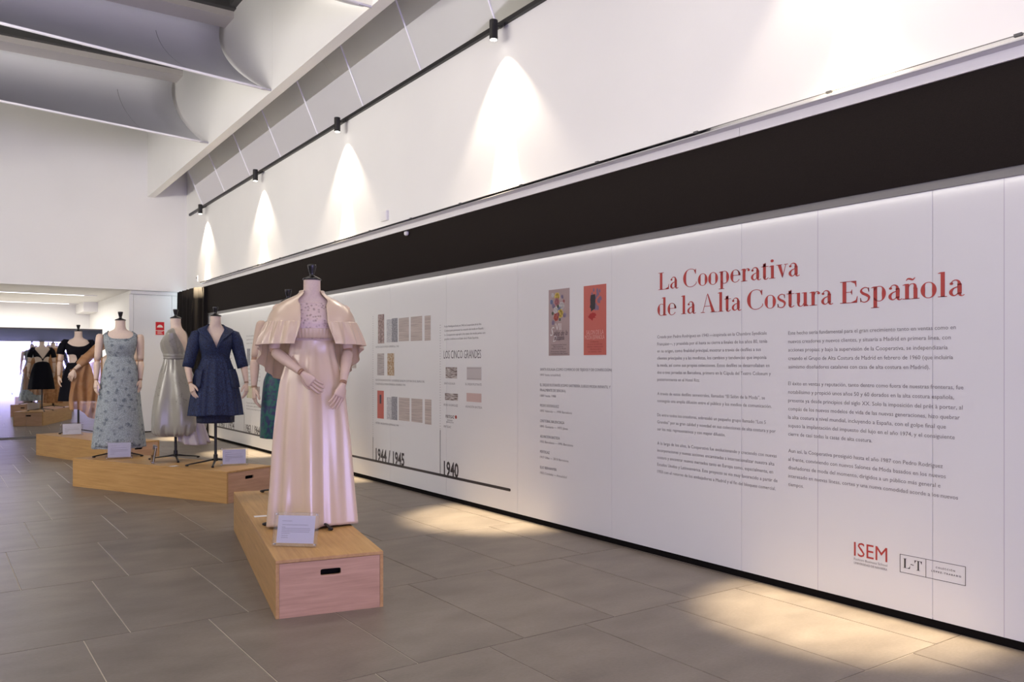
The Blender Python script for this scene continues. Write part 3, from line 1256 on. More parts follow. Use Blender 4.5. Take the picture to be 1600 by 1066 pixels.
# ---- 1. pink gown with cape
f1 = form('blush satin gown and ruffled cape on the nearest mannequin', (2.045, 5.165, .31), R(-17), 1.035, (-72, 60, 178))
gown = [(.012, .262, .235, 0), (.25, .245, .215, 0), (.55, .228, .190, 0), (.80, .205, .160, 0), (.90, .192, .145, 0), (1.0, .165, .125, 0), (1.08, .145, .108, 0), (1.175, .133, .100, -.006)]
m_ = MB()
ff = cosfold([(6, .024, 0.5, .4), (11, .015, 1.1, -.5), (3, .010, 2.0, 0), (17, .006, .5, 1.0)], 0.0, 1.15, 0.62)
shell(m_, gown, 1.175, lambda d: .012 + .004 * math.sin(R(d) * 5), n=260, rows=80, fold=ff)
sk1 = m_.build('skirt', M_pink, f1, smooth=True, solid=0.003)
sk1['label'] = 'long blush satin skirt with deep folds'
m_ = MB()
shell(m_, bodprof(1.12), [(0, 1.385), (35, 1.392), (60, 1.40), (90, 1.415), (180, 1.42)], 1.16, n=110, rows=34, off=.002)
bo1 = m_.build('bodice', M_lace, f1, smooth=True, solid=0.003)
bo1['label'] = 'beaded blush lace bodice'
m_ = MB()
shell(m_, bodprof(1.12), 1.225, 1.165, n=160, rows=8, fold=lambda a, z: .006 + .0022 * math.cos(46 * a))
m_.build('waistband', M_pink, f1, smooth=True, solid=0.003)
# cape yoke
capep = [(1.24, .280, .200, .02), (1.30, .262, .178, .018), (1.36, .225, .140, .016), (1.40, .170, .105, .014), (1.425, .118, .087, .012), (1.443, .086, .077, .008), (1.460, .074, .070, .006)]


def cape_open(z):
    return pchip([.9, 1.12, 1.25, 1.36, 1.41, 1.460], [24, 23, 17, 20, 34, 44], z)


def cape(name, prof, top, botf, folds, n, rows_, sol=0.003, ms=M_pink):
    grid = []
    for j in range(rows_ + 1):
        row = []
        v = j / rows_
        for i in range(n):
            u = -1 + 2 * i / (n - 1)
            # angular position: 180*u*... starts at the opening, meets behind
            dsign = 1 if u > 0 else -1
            w = abs(u)          # 0 behind, 1 at the opening
            dd = 180 - w * 180
            zb_ = botf(dd)
            z = zb_ + (top - zb_) * v
            op = cape_open(z)
            ang = 180 - w * (180 - op)
            a = R(ang) * dsign
            rx, ry, cy, cx = sect(prof, z)
            f = folds(a, z, v)
            sa, ca = math.sin(a), math.cos(a)
            row.append((cx + sa * (rx + f), cy - ca * (ry + f), z))
        grid.append(row)
    mb = MB()
    mb.grid(grid)
    return mb.build(name, ms, f1, smooth=True, solid=sol)


cy_ = cape('cape_yoke', capep, 1.460, lambda d: 1.262 - 0.012 * math.cos(R(d)), lambda a, z, v: 0.0, 120, 26)
cy_['label'] = 'smooth blush satin cape yoke with small stand collar'
rufp = [(.86, .345, .330, .10), (.98, .345, .315, .075), (1.06, .330, .285, .045), (1.14, .318, .245, .03), (1.20, .300, .220, .022), (1.28, .268, .186, .018)]


def ruf_bot(d):
    return pchip([0, 62, 88, 110, 140, 180], [1.128, 1.125, 1.10, 1.00, .91, .875], d)


def ruf_fold(a, z, v):
    t = (1 - v) ** 0.8
    return t * (.013 * math.cos(22 * a + .8 * math.sin(3 * a)) + .009 * math.cos(13 * a + 1)) + (1 - t) * .002 * math.cos(60 * a) + .003


rf_ = cape('cape_ruffle', rufp, 1.268, ruf_bot, ruf_fold, 420, 30)
rf_['label'] = 'gathered blush satin ruffle, longer at the back'
m_ = MB()
rowp = []
for i in range(90):
    dd = 44 + (316 - 44) * i / 89
    a = R(dd)
    rx, ry, cy, cx = sect(capep, 1.460)
    rowp.append((rx * math.sin(a), cy - ry * math.cos(a), 1.461))
m_.tube(rowp, .006, 8)
m_.build('collar_edge', M_pink, f1, smooth=True)
a1 = arm(f1, (-.200, 0.01, 1.335), (-.232, -.015, 1.085), (-.078, -.195, .955), (.04, -.235, .84), (0.35, .9, .15), thumb=-1, curl=.35)
a2 = arm(f1, (.200, 0.01, 1.335), (.222, -.02, 1.09), (.172, -.185, .888), (.112, -.235, .73), (-.45, .9, 0), thumb=1, curl=.40)

# ---- 2. green brocade dress (behind)
f2 = form('green and blue brocade dress on the mannequin half hidden behind the pink gown', (2.33, 6.38, .31), R(-14), 1.0, (-110, 10, 130))
prof = [(.46, .215, .17, 0), (.62, .212, .165, 0), (.80, .200, .148, 0), (.90, .190, .135, 0), (1.0, .155, .112, 0), (1.08, .137, .100, 0)] + bodprof(1.12)
m_ = MB()
shell(m_, prof, [(0, 1.33), (40, 1.35), (60, 1.39), (90, 1.41), (180, 1.38)], .46, n=140, rows=80, fold=cosfold([(3, .006, 0, 1), (8, .003, 1, 0)], .45, 1.0))
m_.build('sheath_dress', M_green, f2, smooth=True, solid=.003)
arm(f2, (-.205, 0.0, 1.335), (-.255, -.01, 1.08), (-.262, -.03, .86), (-.262, -.045, .70), (.9, 0.2, 0), thumb=1, curl=.55)
arm(f2, (.205, 0.0, 1.335), (.245, -.01, 1.08), (.245, -.03, .86), (.24, -.045, .70), (-.9, 0.2, 0), thumb=-1, curl=.4)
for s_ in (-1, 1):
    m_ = MB()
    m_.tube([(s_ * .176, .01, 1.335), (s_ * .168, .01, 1.335)], .04, 18, up=(0, 0, 1))
    m_.build('shoulder_plate', M_gloss, f2)

# ---- 3. navy tweed dress
f3 = form('navy tweed wrap dress with shawl collar and cropped sleeves', (2.425, 8.76, .31), R(-13), 1.0, (-98, 22, 192))
up = [(.512, .262, .215, 0), (.65, .245, .200, 0), (.80, .218, .172, 0), (.92, .195, .150, 0), (1.0, .170, .128, 0), (1.06, .150, .110, 0), (1.10, .142, .104, -.003)]
m_ = MB()
shell(m_, up, 1.10, lambda d: .512 + .008 * math.cos(R(d) * 3), n=240, rows=50, fold=cosfold([(9, .010, 0.2, 0), (17, .006, 1, 0), (30, .002, 1, 0)], .5, 1.09, .45))
m_.build('overskirt', M_navy, f3, smooth=True, solid=.004)
m_ = MB()
shell(m_, [(.435, .182, .150, 0), (.6, .185, .152, 0), (.8, .175, .13, 0)], .78, .435, n=120, rows=14, fold=cosfold([(8, .004, 0, 0)], .4, .8))
m_.build('underskirt', M_navyp, f3, smooth=True, solid=.003)
m_ = MB()
vneck = [(0, 1.195), (7, 1.25), (14, 1.31), (25, 1.37), (42, 1.412), (65, 1.432), (90, 1.440), (180, 1.45)]
shell(m_, bodprof(1.04), vneck, 1.085, n=150, rows=40, off=.004)
m_.build('bodice', M_navy, f3, smooth=True, solid=.004)
# collar follows the neck edge
m_ = MB()
grid = []
prof = bodprof(1.04)
for j in range(7):
    row = []
    for i in range(121):
        d = -180 + 360 * i / 120
        ad = abs(d)
        zt = interp_deg(vneck, ad)
        wdt = interp_deg([(0, .02), (12, .055), (35, .085), (60, .06), (90, .045), (180, .05)], ad)
        z = zt + .006 - wdt * j / 6
        rx, ry, cy, cx = sect(prof, z)
        f = .010 + .012 * math.sin(PI * (j / 6) * .5)
        a = R(d)
        sa, ca = math.sin(a), math.cos(a)
        row.append((cx + sa * (rx + f), cy - ca * (ry + f), z))
    grid.append(row)
m_.grid(grid)
m_.build('shawl_collar', M_navy, f3, smooth=True, solid=.005)
for s in (-1, 1):
    m_ = MB()
    p0, p1, p2 = Vector((s * .135, .012, 1.365)), Vector((s * .205, .0, 1.27)), Vector((s * .268, -.02, 1.005))
    m_.tube([p0, p0.lerp(p1, .5) + Vector((s * .012, 0, .022)), p1, p1.lerp(p2, .35), p1.lerp(p2, .7), p2], [.040, .060, .066, .062, .058, .056], 24, up=(0, 1, 0))
    m_.build('sleeve', M_navy, f3, smooth=True)
    m_ = MB()
    arc_ = (38, 78) if s > 0 else (-78, -38)
    shell(m_, up, [(0, .985), (58, .985), (90, 1.0)], .80, n=16, rows=8, off=.019, arc=arc_, fold=cosfold([(9, .010, 0.2, 0)], .5, 1.09, .45))
    m_.build('pocket', M_navy, f3, smooth=True, solid=.014)
arm(f3, (-.200, 0.0, 1.32), (-.272, -.015, 1.06), (-.245, -.10, .845), (-.205, -.14, .68), (.75, .5, 0), thumb=1, curl=.35)
arm(f3, (.200, 0.0, 1.32), (.272, -.015, 1.06), (.300, -.07, .845), (.295, -.10, .68), (-.75, .5, 0), thumb=-1, curl=.45)

# ---- 4. silver satin dress in profile
f4 = form('silver grey satin dress with puffed hem, seen from its side', (2.185, 9.42, .31), R(-128), 1.0, (30, 150, 270))
prof = [(.262, .150, .160, .02), (.275, .210, .225, .02), (.32, .245, .262, .022), (.40, .255, .272, .025), (.50, .250, .264, .025), (.65, .232, .236, .02), (.83, .195, .185, .008), (.95, .172, .152, .004), (1.05, .145, .118, 0), (1.115, .132, .102, -.003)]
m_ = MB()


def bubble_bot(d):
    return .262


ff4 = lambda a, z: (.020 * math.cos(5 * a + .4 + 1.2 * z) + .010 * math.cos(9 * a + 2 - 2 * z)) * min(1, max(0, (1.1 - z) / .5)) + (.010 * math.cos(23 * a + 1) + .006 * math.cos(37 * a)) * max(0, (.40 - z) / .14) + .0035 * math.cos(18 * a) * max(0, (z - .85) / .27)
shell(m_, prof, 1.115, .262, n=240, rows=80, fold=ff4)
m_.build('bubble_skirt', M_silver, f4, smooth=True, solid=.003)
m_ = MB()
shell(m_, [(.175, .165, .150, .215), (.30, .150, .140, .185), (.45, .13, .125, .150), (.70, .11, .11, .09)], .70, lambda d: .185 + .025 * math.sin(R(d) * 1.5 + 1), n=160, rows=26,
      fold=cosfold([(9, .012, .1, 1), (17, .004, 1, 0)], .18, .6, .6))
m_.build('train', M_lilac, f4, smooth=True, solid=.003)['label'] = 'lilac grey taffeta train trailing behind'
m_ = MB()
shell(m_, bodprof(1.04), [(0, 1.345), (35, 1.36), (60, 1.40), (90, 1.425), (120, 1.40), (145, 1.30), (180, 1.17)], 1.10, n=120, rows=36, off=.004,
      fold=lambda a, z: .0025 * math.cos(14 * a + 30 * z) * (1 if z < 1.3 else .4))
m_.build('bodice', M_silver, f4, smooth=True, solid=.003)
m_ = MB()
shell(m_, bodprof(1.04), 1.145, 1.095, n=120, rows=6, off=.010, fold=lambda a, z: .003 * math.cos(z * 240))
m_.build('sash', M_silver, f4, smooth=True, solid=.003)
# ---- 5. pale blue embroidered gown
f5 = form('pale blue embroidered sleeveless gown, full length, left on the middle plinth', (1.775, 10.22, .31), R(-10), 1.0, (-40, 80, 200))
prof = [(.095, .278, .22, .01, -.022), (.30, .258, .205, .008, -.02), (.5, .235, .185, .005, -.018), (.8, .203, .155, 0, -.008), (.95, .186, .135, 0), (1.05, .162, .112, 0)] + [(z, a_ + .004, b_ + .003, c) for z, a_, b_, c in bodprof(1.10)]
neck5 = [(0, 1.318), (25, 1.322), (42, 1.345), (55, 1.385), (70, 1.405), (90, 1.412), (180, 1.36)]
m_ = MB()
shell(m_, prof, neck5, .095, n=200, rows=100, fold=cosfold([(7, .010, 0.9, 0), (12, .006, 0, .6)], .09, 1.0, .9))
m_.build('gown', M_blue, f5, smooth=True, solid=.003)
m_ = MB()
prof2 = [(p[0], p[1] + .012, p[2] + .016, p[3], p[4] if len(p) > 4 else 0) for p in prof if p[0] < 1.2]
shell(m_, prof2, 1.115, .125, n=70, rows=60, arc=(-52, 52))
m_.build('front_panel', M_blue, f5, smooth=True, solid=.004)
m_ = MB()
pts = []
for i in range(121):
    d = -180 + 3 * i
    z = interp_deg(neck5, abs(d))
    rx, ry, cy, cx = sect(prof, z)
    a = R(d)
    pts.append((math.sin(a) * (rx + .002), cy - math.cos(a) * (ry + .002), z))
m_.tube(pts, .006, 8)
m_.build('neck_piping', M_blue, f5, smooth=True)
arm(f5, (-.208, 0.0, 1.335), (-.235, -.01, 1.075), (-.245, -.05, .86), (-.258, -.08, .70), (.8, .4, 0), thumb=1, curl=.45)
arm(f5, (.203, 0.0, 1.335), (.210, -.01, 1.075), (.204, -.04, .86), (.198, -.06, .70), (-.8, .4, 0), thumb=-1, curl=.35)

# ---- 6. black dress with cut-outs
f6 = form('black short-sleeved dress with waist cut-outs on the far plinth', (1.845, 13.98, .31), R(-7), 1.0, (-30, 90, 210))
m_ = MB()
prof = [(.485, .265, .20, 0), (.65, .245, .185, 0), (.80, .218, .160, 0), (.90, .198, .142, 0), (1.0, .168, .118, 0), (1.08, .142, .102, 0), (1.10, .139, .101, 0)]
shell(m_, prof, [(0, 1.098), (8, 1.095), (18, 1.06), (50, 1.055), (70, 1.05), (110, 1.06), (150, 1.09), (180, 1.098)], .485, n=150, rows=50, fold=cosfold([(5, .010, .5, 0), (9, .004, 1, 0)], .48, 1.0, .9))
m_.build('skirt', M_black, f6, smooth=True, solid=.003)
m_ = MB()
shell(m_, bodprof(1.04), [(0, 1.300), (20, 1.308), (40, 1.335), (60, 1.372), (80, 1.40), (105, 1.395), (125, 1.37), (150, 1.29), (170, 1.20), (180, 1.15)],
      [(0, 1.085), (5, 1.10), (12, 1.17), (30, 1.185), (60, 1.18), (110, 1.19), (140, 1.20), (168, 1.17), (176, 1.12), (180, 1.09)], n=150, rows=36, off=.004)
m_.build('bodice', M_black, f6, smooth=True, solid=.003)
for s in (-1, 1):
    m_ = MB()
    m_.tube([(s * .125, .01, 1.375), (s * .170, .008, 1.372), (s * .205, .005, 1.325), (s * .228, .0, 1.25), (s * .240, -.003, 1.185)], [.034, .050, .056, .054, .053], 20, up=(0, 1, 0))
    m_.build('sleeve', M_black, f6, smooth=True)
m_ = MB()
shell(m_, bodprof(1.04), 1.175, 1.075, n=14, rows=6, off=.006, arc=(-7, 7))
m_.build('centre_tie', M_black, f6, smooth=True, solid=.003)
arm(f6, (-.205, 0.0, 1.335), (-.245, -.01, 1.08), (-.258, -.04, .86), (-.258, -.06, .70), (.9, .2, 0), thumb=1, curl=.4)
arm(f6, (.205, 0.0, 1.335), (.245, -.01, 1.08), (.252, -.05, .86), (.235, -.08, .70), (-.9, .2, 0), thumb=-1, curl=.4)

# ---- 7. orange chiffon gown, arm out to the side with a gauze stole
f7 = form('orange chiffon gown with gauze stole over its outstretched arm, behind the pale blue gown', (2.145, 12.38, .31), R(-12), 1.0, (-70, 50, 170))
prof = [(.11, .205, .18, 0), (.4, .195, .17, 0), (.8, .185, .150, 0), (.95, .175, .130, 0), (1.05, .148, .110, 0)] + [(z, a_ + .006, b_ + .006, c) for z, a_, b_, c in bodprof(1.10)]
m_ = MB()
shell(m_, prof, [(0, 1.38), (60, 1.41), (90, 1.42), (180, 1.42)], .11, n=220, rows=70, fold=cosfold([(15, .009, .2, 0), (23, .005, 1, .5), (5, .006, 0, 0)], .1, 1.3, .6))
m_.build('gown', M_orange, f7, smooth=True, solid=.003)
arm(f7, (-.200, 0.0, 1.335), (-.385, -.07, 1.12), (-.545, -.16, .965), (-.60, -.19, .84), (.2, .9, .3), thumb=1, curl=.7)
arm(f7, (.190, 0.0, 1.335), (.195, -.01, 1.08), (.195, -.03, .86), (.19, -.045, .70), (-.9, .2, 0), thumb=-1, curl=.4)
m_ = MB()
m_.tube([(-.17, 0, 1.33), (-.27, -.02, 1.26), (-.36, -.04, 1.165), (-.43, -.09, 1.09), (-.49, -.12, 1.03)], [.060, .064, .060, .066, .05], 18, up=(0, 1, 0))
m_.build('draped_sleeve', M_gauze, f7, smooth=True)
grid = []
for j in range(34):
    v = j / 33
    row = []
    for i in range(90):
        u = i / 89
        x0 = -.600 + u * (.52 * (1 - .10 * v) + .03)
        top = .965 + u * .30 - .05 * math.sin(PI * u)
        bot_ = .43 - .32 * u * 0.55 + .03 * math.sin(u * 9)
        z = top + (bot_ - top) * v
        y = -.135 + .10 * u + .022 * math.sin(u * 34 + 2.2 * v) * (0.35 + v) + .012 * math.sin(u * 15 + 5 * v)
        row.append((x0 + .012 * math.sin(6 * v + 9 * u), y, z))
    grid.append(row)
m_ = MB()
m_.grid(grid)
m_.build('gauze_stole', M_gauze, f7, smooth=True)['label'] = 'sheer orange gauze hanging in folds from the arm'

# ------------------------------------------------------------------ acrylic caption stands
def caption(label, loc, rz, w=.250, h=.180, tilt=14):
    rt = thing('caption_stand', label, 'caption stand', loc, rz, 'acrylic caption stands')
    T = R(tilt)
    rot = (-T, 0, 0)
    m_ = MB()
    m_.box(-w / 2, -.012, 0.001, w / 2, -.006, h)
    m_.build('front_sheet', M_acrylic, rt, rot=rot, loc=(0, 0, .002), bevel=.0006)
    m_ = MB()
    m_.box(-w / 2, .004, 0.001, w / 2, .010, h)
    m_.build('back_sheet', M_acrylic, rt, rot=rot, loc=(0, 0, .002), bevel=.0006)
    pw, ph = w * .84 / 2, h * .82
    z0 = h * .09
    m_ = MB()
    m_.box(-pw, -.0015, z0, pw, 0.0, z0 + ph)
    po = m_.build('paper', M_paper, rt, rot=rot, loc=(0, 0, .002))
    m_ = MB()
    ys = [(.80, .30, .12), (.66, .80, .12), (.575, .10, .12), (.53, .86, .12), (.47, .86, .12), (.41, .84, .12), (.35, .25, .12), (.27, .20, .12), (.20, .20, .12)]
    for i, (v, ln_, st) in enumerate(ys):
        hh = .0013
        zc = z0 + ph * v
        xa = -pw + 2 * pw * st
        xb = xa + 2 * pw * (1 - 2 * st) * ln_ / .86
        # short words rather than a bar
        x = xa
        while x < xb:
            q = random.uniform(.004, .012)
            m_.box(x, -.0020, zc - hh, min(x + q, xb), -.0015, zc + hh)
            x += q + .0018
    m_.build('print', M_inkgrey, po)
    for sx in (-1, 1):
        for zz in (h * .06, h * .94):
            m_ = MB()
            m_.tube([(sx * w * .455, -.0135, zz), (sx * w * .455, .0115, zz)], .0042, 10)
            m_.build('magnet', M_alu, rt, rot=rot, loc=(0, 0, .002))
    return rt


caption('caption stand at the foot of the pink gown', (1.700, 4.556, .31), R(-42), .262, .190)
caption('caption stand in front of the pale blue gown', (1.700, 9.86, .31), R(-13), .272, .196)
caption('caption stand right of the navy dress stand', (2.553, 8.545, .31), R(-14), .268, .182)
caption('caption stand in front of the black dress', (1.70, 13.50, .31), R(-4), .285, .188)
caption('caption stand seen edge on beside the silver dress', (1.915, 9.27, .31), R(-97), .225, .185, 10)
for (lab, x, y, rz) in (('small white card lying on the near plinth', 1.85, 5.60, -.2), ('small white card lying on the middle plinth', 2.04, 8.863, .45)):
    m_ = MB()
    m_.box(-.042, -.026, 0, .042, .026, .0012)
    m_.box(-.030, -.002, .0012, .026, .000, .0014)
    tag(m_.build('name_card', M_paper, loc=(x, y, .3102), rot=(0, 0, rz)), lab, 'card', 'name cards on the plinths')

# ------------------------------------------------------------------ print on the wall
EPS = 0.0012
_cache = {}


def glyphmesh(text, bold=0.0, italic=0.0, spacing=1.0):
    key = (text, bold, italic, spacing)
    if key in _cache:
        return _cache[key]
    c = bpy.data.curves.new('tmp_text', 'FONT')
    c.body = text
    c.size = 1.0
    c.resolution_u = 2
    c.offset = bold
    c.shear = italic
    c.space_character = spacing
    o = bpy.data.objects.new('tmp_text', c)
    COL.objects.link(o)
    dg = bpy.context.evaluated_depsgraph_get()
    me = o.evaluated_get(dg).to_mesh()
    vs = [tuple(v.co) for v in me.vertices]
    fs = [tuple(p.vertices) for p in me.polygons]
    o.evaluated_get(dg).to_mesh_clear()
    bpy.data.objects.remove(o)
    bpy.data.curves.remove(c)
    _cache[key] = (vs, fs)
    return vs, fs


def line(mb, text, y0, y1, z, h, bold=0.0, italic=0.0, hz=None, spacing=1.0):
    """one printed line on the wall: from y0 (left) to y1 (right), baseline z; h = capital height"""
    vs, fs = glyphmesh(text, bold, italic, spacing)
    if not vs:
        return
    xa = min(v[0] for v in vs)
    xb = max(v[0] for v in vs)
    sx = (y0 - y1) / (xb - xa)
    sy = h / 0.70
    mb.add([(WX - EPS, y0 - (v[0] - xa) * sx, z + v[1] * sy) for v in vs], fs)


def wprint(name, mb, m):
    o = mb.build(name, m, wall_right)
    return o


# right-hand essay
c1 = [(1198.2, 'Creada por Pedro Rodríguez en 1940 —inspirada en la Chambre Syndicale'),
      (1199, 'Française—, y presidida por él hasta su cierre a finales de los años 80, tenía'),
      (1189, 'en su origen, como finalidad principal, mostrar a través de desfiles a sus'),
      (1197.8, 'clientes principales y a las modistas, los cambios y tendencias que imponía'),
      (1202.6, 'la moda, así como sus propias colecciones. Estos desfiles se desarrollaban en'),
      (1204.6, 'dos o tres jornadas en Barcelona, primero en la Cúpula del Teatro Coliseum y'),
      (1093.6, 'posteriormente en el Hotel Ritz.'), None,
      (1195.4, 'A través de estos desfiles semestrales, llamados “El Salón de la Moda”, se'),
      (1205.8, 'conseguía una amplia difusión entre el público y los medios de comunicación.'), None,
      (1196.7, 'De entre todos los creadores, sobresalió un pequeño grupo llamado “Los 5'),
      (1212, 'Grandes” por su gran calidad y novedad en sus colecciones de alta costura y por'),
      (1133.5, 'ser los más representativos y con mayor difusión.'), None,
      (1213.6, 'A lo largo de los años, la Cooperativa fue evolucionando y creciendo con nuevas'),
      (1210, 'incorporaciones y nuevas acciones encaminadas a internacionalizar nuestra alta'),
      (1208, 'costura y encontrar nuevos mercados tanto en Europa como, especialmente, en'),
      (1215, 'Estados Unidos y Latinoamérica. Este proyecto se vio muy favorecido a partir de'),
      (1212, '1950 con el retorno de los embajadores a Madrid y el fin del bloqueo comercial.')]
c2 = [(1493.6, 'Este hecho sería fundamental para el gran crecimiento tanto en ventas como en'),
      (1485.7, 'nuevos creadores y nuevos clientes, y situaría a Madrid en primera línea, con'),
      (1480.9, 'acciones propias; y bajo la supervisión de la Cooperativa, se independizaría'),
      (1489.3, 'creando el Grupo de Alta Costura de Madrid en febrero de 1960 (que incluiría'),
      (1452.8, 'asimismo diseñadores catalanes con casa de alta costura en Madrid).'), None,
      (1505.4, 'El éxito en ventas y reputación, tanto dentro como fuera de nuestras fronteras, fue'),
      (1490.7, 'notabilísimo y propició unos años 50 y 60 dorados en la alta costura española,'),
      (1504.3, 'presente ya desde principios del siglo XX. Solo la imposición del prêt à porter, al'),
      (1499.8, 'compás de los nuevos modelos de vida de las nuevas generaciones, hizo quebrar'),
      (1478, 'la alta costura a nivel mundial, incluyendo a España, con el golpe final que'),
      (1492, 'supuso la implantación del impuesto del lujo en el año 1974, y el consiguiente'),
      (1362.7, 'cierre de casi todas la casas de alta costura.'), None,
      (1473.3, 'Aun así, la Cooperativa prosiguió hasta el año 1987 con Pedro Rodríguez'),
      (1478, 'al frente, conviviendo con nuevos Salones de Moda basados en los nuevos'),
      (1469.6, 'diseñadores de moda del momento, dirigidos a un público más general e'),
      (1497, 'interesado en nuevas líneas, cortes y una nueva comodidad acorde a los nuevos'),
      (1255.8, 'tiempos.')]


def wy(px):   # position along the wall of a measured column of the photograph
    u = (px - 800) / 1291.0
    return WX * (0.8171 - 0.5766 * u) / (0.5766 + 0.8171 * u)


for nm, rows_, x0, z0, dz_ in (('body_text', c1, 1027.2, 1.531, .0499), ('body_text', c2, 1231.9, 1.525, .0502)):
    m_ = MB()
    for i, r_ in enumerate(rows_):
        if r_:
            line(m_, r_[1], wy(x0), wy(r_[0]), z0 - dz_ * i, .0215)
    wprint(nm, m_, M_textsoft)

# exhibition list beside the posters
lst = [('SANTA EULALIA (COMO COMERCIO DE TEJIDOS Y DE CONFECCIÓN)', 5.541, 4.649, 1.295, 1), ('1843 hasta actualidad)', 5.541, 5.266, 1.251, 0),
       ('EL DIQUE FLOTANTE (COMO SASTRERÍA, LUEGO MODA INFANTIL Y', 5.541, 4.662, 1.165, 1), ('FINALMENTE DE SEÑORA)', 5.541, 5.201, 1.121, 1), ('1889 hasta 1988', 5.541, 5.326, 1.076, 0),
       ('PEDRO RODRÍGUEZ', 5.541, 5.287, .992, 1), ('1895 Valencia — 1990 Barcelona', 5.541, 5.12, .949, 0),
       ('CRISTÓBAL BALENCIAGA', 5.541, 5.217, .863, 1), ('1895 Guetaria — 1972 Jávea', 5.541, 5.171, .819, 0),
       ('ASUNCIÓN BASTIDA', 5.541, 5.274, .733, 1), ('1902 Barcelona — 1995 Barcelona', 5.541, 5.105, .690, 0),
       ('PERTEGAZ', 5.541, 5.410, .604, 1), ('1917 Olba — 2010 Barcelona', 5.541, 5.163, .560, 0),
       ('ELIO BERHANYER', 5.541, 5.317, .473, 1), ('1932 Córdoba — Actualidad', 5.541, 5.186, .428, 0)]
mb1, mb2 = MB(), MB()
for t, a_, b_, z, bd in lst:
    line(mb1 if bd else mb2, t, a_, b_, z, .022 if bd else .019, bold=0)
wprint('list_heading_text', mb1, M_text)
wprint('list_text', mb2, M_textsoft)

# five houses
m_ = MB()
for i, (t, b_) in enumerate((('Pedro Rodríguez funda en 1940 la Cooperativa de la Alta', 6.445), ('Costura para promover la creación de moda en España.', 6.405),
                             ('La Cooperativa agrupó a las casas de moda junto con', 6.378), ('grandes nombres en el Salón de la Moda Española.', 6.49))):
    line(m_, t, 7.12, b_, 1.715 - .042 * i, .019)
for t, a_, b_, z in (('SANTA EULALIA', 7.125, 6.913, 1.148), ('EL DIQUE FLOTANTE', 6.723, 6.44, 1.148), ('PEDRO RODRÍGUEZ', 7.131, 6.863, .934), ('ASUNCIÓN BASTIDA', 6.723, 6.434, .934), ('PERTEGAZ', 7.131, 6.993, .718)):
    line(m_, t, a_, b_, z, .021)
for t, a_, b_, z in (('ACTOS SALÓN MODA ESPAÑOLA, 1945', 8.669, 8.098, 1.535), ('EDICIÓN DE INVITACIÓN Y LOS DESFILES DE ALTA COSTURA EN EL DESFILE DEL', 8.669, 7.521, 1.157),
                     ('II SALÓN DE LA MODA ESPAÑOLA. INVIERNO 1944', 8.669, 7.946, 1.113), ('ACTOS I SALÓN MODA ESPAÑOLA, 1944', 8.669, 8.104, .666)):
    line(m_, t, a_, b_, z, .021)
wprint('caption_text', m_, M_textsoft)
m_ = MB()
line(m_, 'LOS CINCO GRANDES', 7.131, 6.45, 1.405, .080)
wprint('heading_text', m_, M_text)
m_ = MB()
line(m_, '1944 / 1945', 8.668, 7.969, .246, .136, bold=.028)
line(m_, '1940', 7.131, 6.850, .246, .136, bold=.028)
line(m_, '1963 / 1964', 13.451, 12.749, .250, .125, bold=.02)
line(m_, '1967 / 1974', 14.90, 14.064, .250, .110, bold=.02)
line(m_, '1950', 12.36, 11.95, .250, .125, bold=.02)
line(m_, '1946', 10.6, 10.25, .250, .125, bold=.02)
wprint('date_text', m_, M_textbold)
# timeline bar and uprights
m_ = MB()
m_.box(WX - EPS, 5.985, .222, WX, 15.1, .248)
m_.tube([(WX - EPS, 5.985, .235), (WX, 5.985, .235)], .013, 12)
wprint('timeline_bar', m_, M_textbold)
for y in (8.74, 7.202, 13.521, 14.95, 12.45, 10.7):
    m_ = MB()
    zt = .506 if y == 8.74 else .687 if y == 7.202 else .568
    m_.box(WX - EPS, y - .004, .24, WX, y + .004, zt)
    wprint('timeline_upright', m_, M_textbold)
m_ = MB()
for y, za, zb_ in ((8.74, .52, 1.90), (7.202, .70, 1.745), (13.521, .6, 1.7), (14.95, .6, 1.7)):
    z = za
    while z < zb_:
        m_.tube([(WX - EPS, y, z), (WX, y, z)], .0042, 6)
        z += .026
wprint('dotted_line', m_, M_text)

# far timeline texts (columns between the navy and the pink dress)
m_ = MB()
for i, (t, a_, b_) in enumerate((('En los años sesenta la alta costura', 13.41, 12.75), ('española vive su época dorada con', 13.41, 12.75), ('nuevas casas.', 13.41, 13.1))):
    line(m_, t, a_, b_, 1.79 - .058 * i, .024)
for i, t in enumerate(('Los desfiles de la Cooperativa reunían', 'a clientes y prensa de toda España y', 'fueron el escaparate de la moda del', 'momento en Madrid y Barcelona con', 'gran éxito de público.')):
    line(m_, t, 13.41, 12.72 if i < 4 else 13.0, 1.26 - .06 * i, .024)
for i, t in enumerate(('Programa del desfile de la colección', 'de alta costura celebrado en Madrid', 'durante la temporada de primavera.')):
    line(m_, t, 13.41, 12.6, .715 - .048 * i, .024)
for i in range(10):
    line(m_, 'moda y costura de la Cooperativa', 14.85, 14.2, 1.50 - .06 * i, .024)
wprint('column_text', m_, M_textsoft)


def patch(name, y0, y1, z0, z1, m, t=.0016):
    mb = MB()
    mb.box(WX - t, y1, z0, WX, y0, z1)
    o = mb.build(name, m, wall_right)
    return o


def scan_mat(name, base, ink, sc=(1, 3, 60), lo=.42, hi=.62, n=10):
    m = mat(name, base, .55)
    return two_tone(m, ink, base, n, lo, hi, bump=0, scale=sc, detail=4)


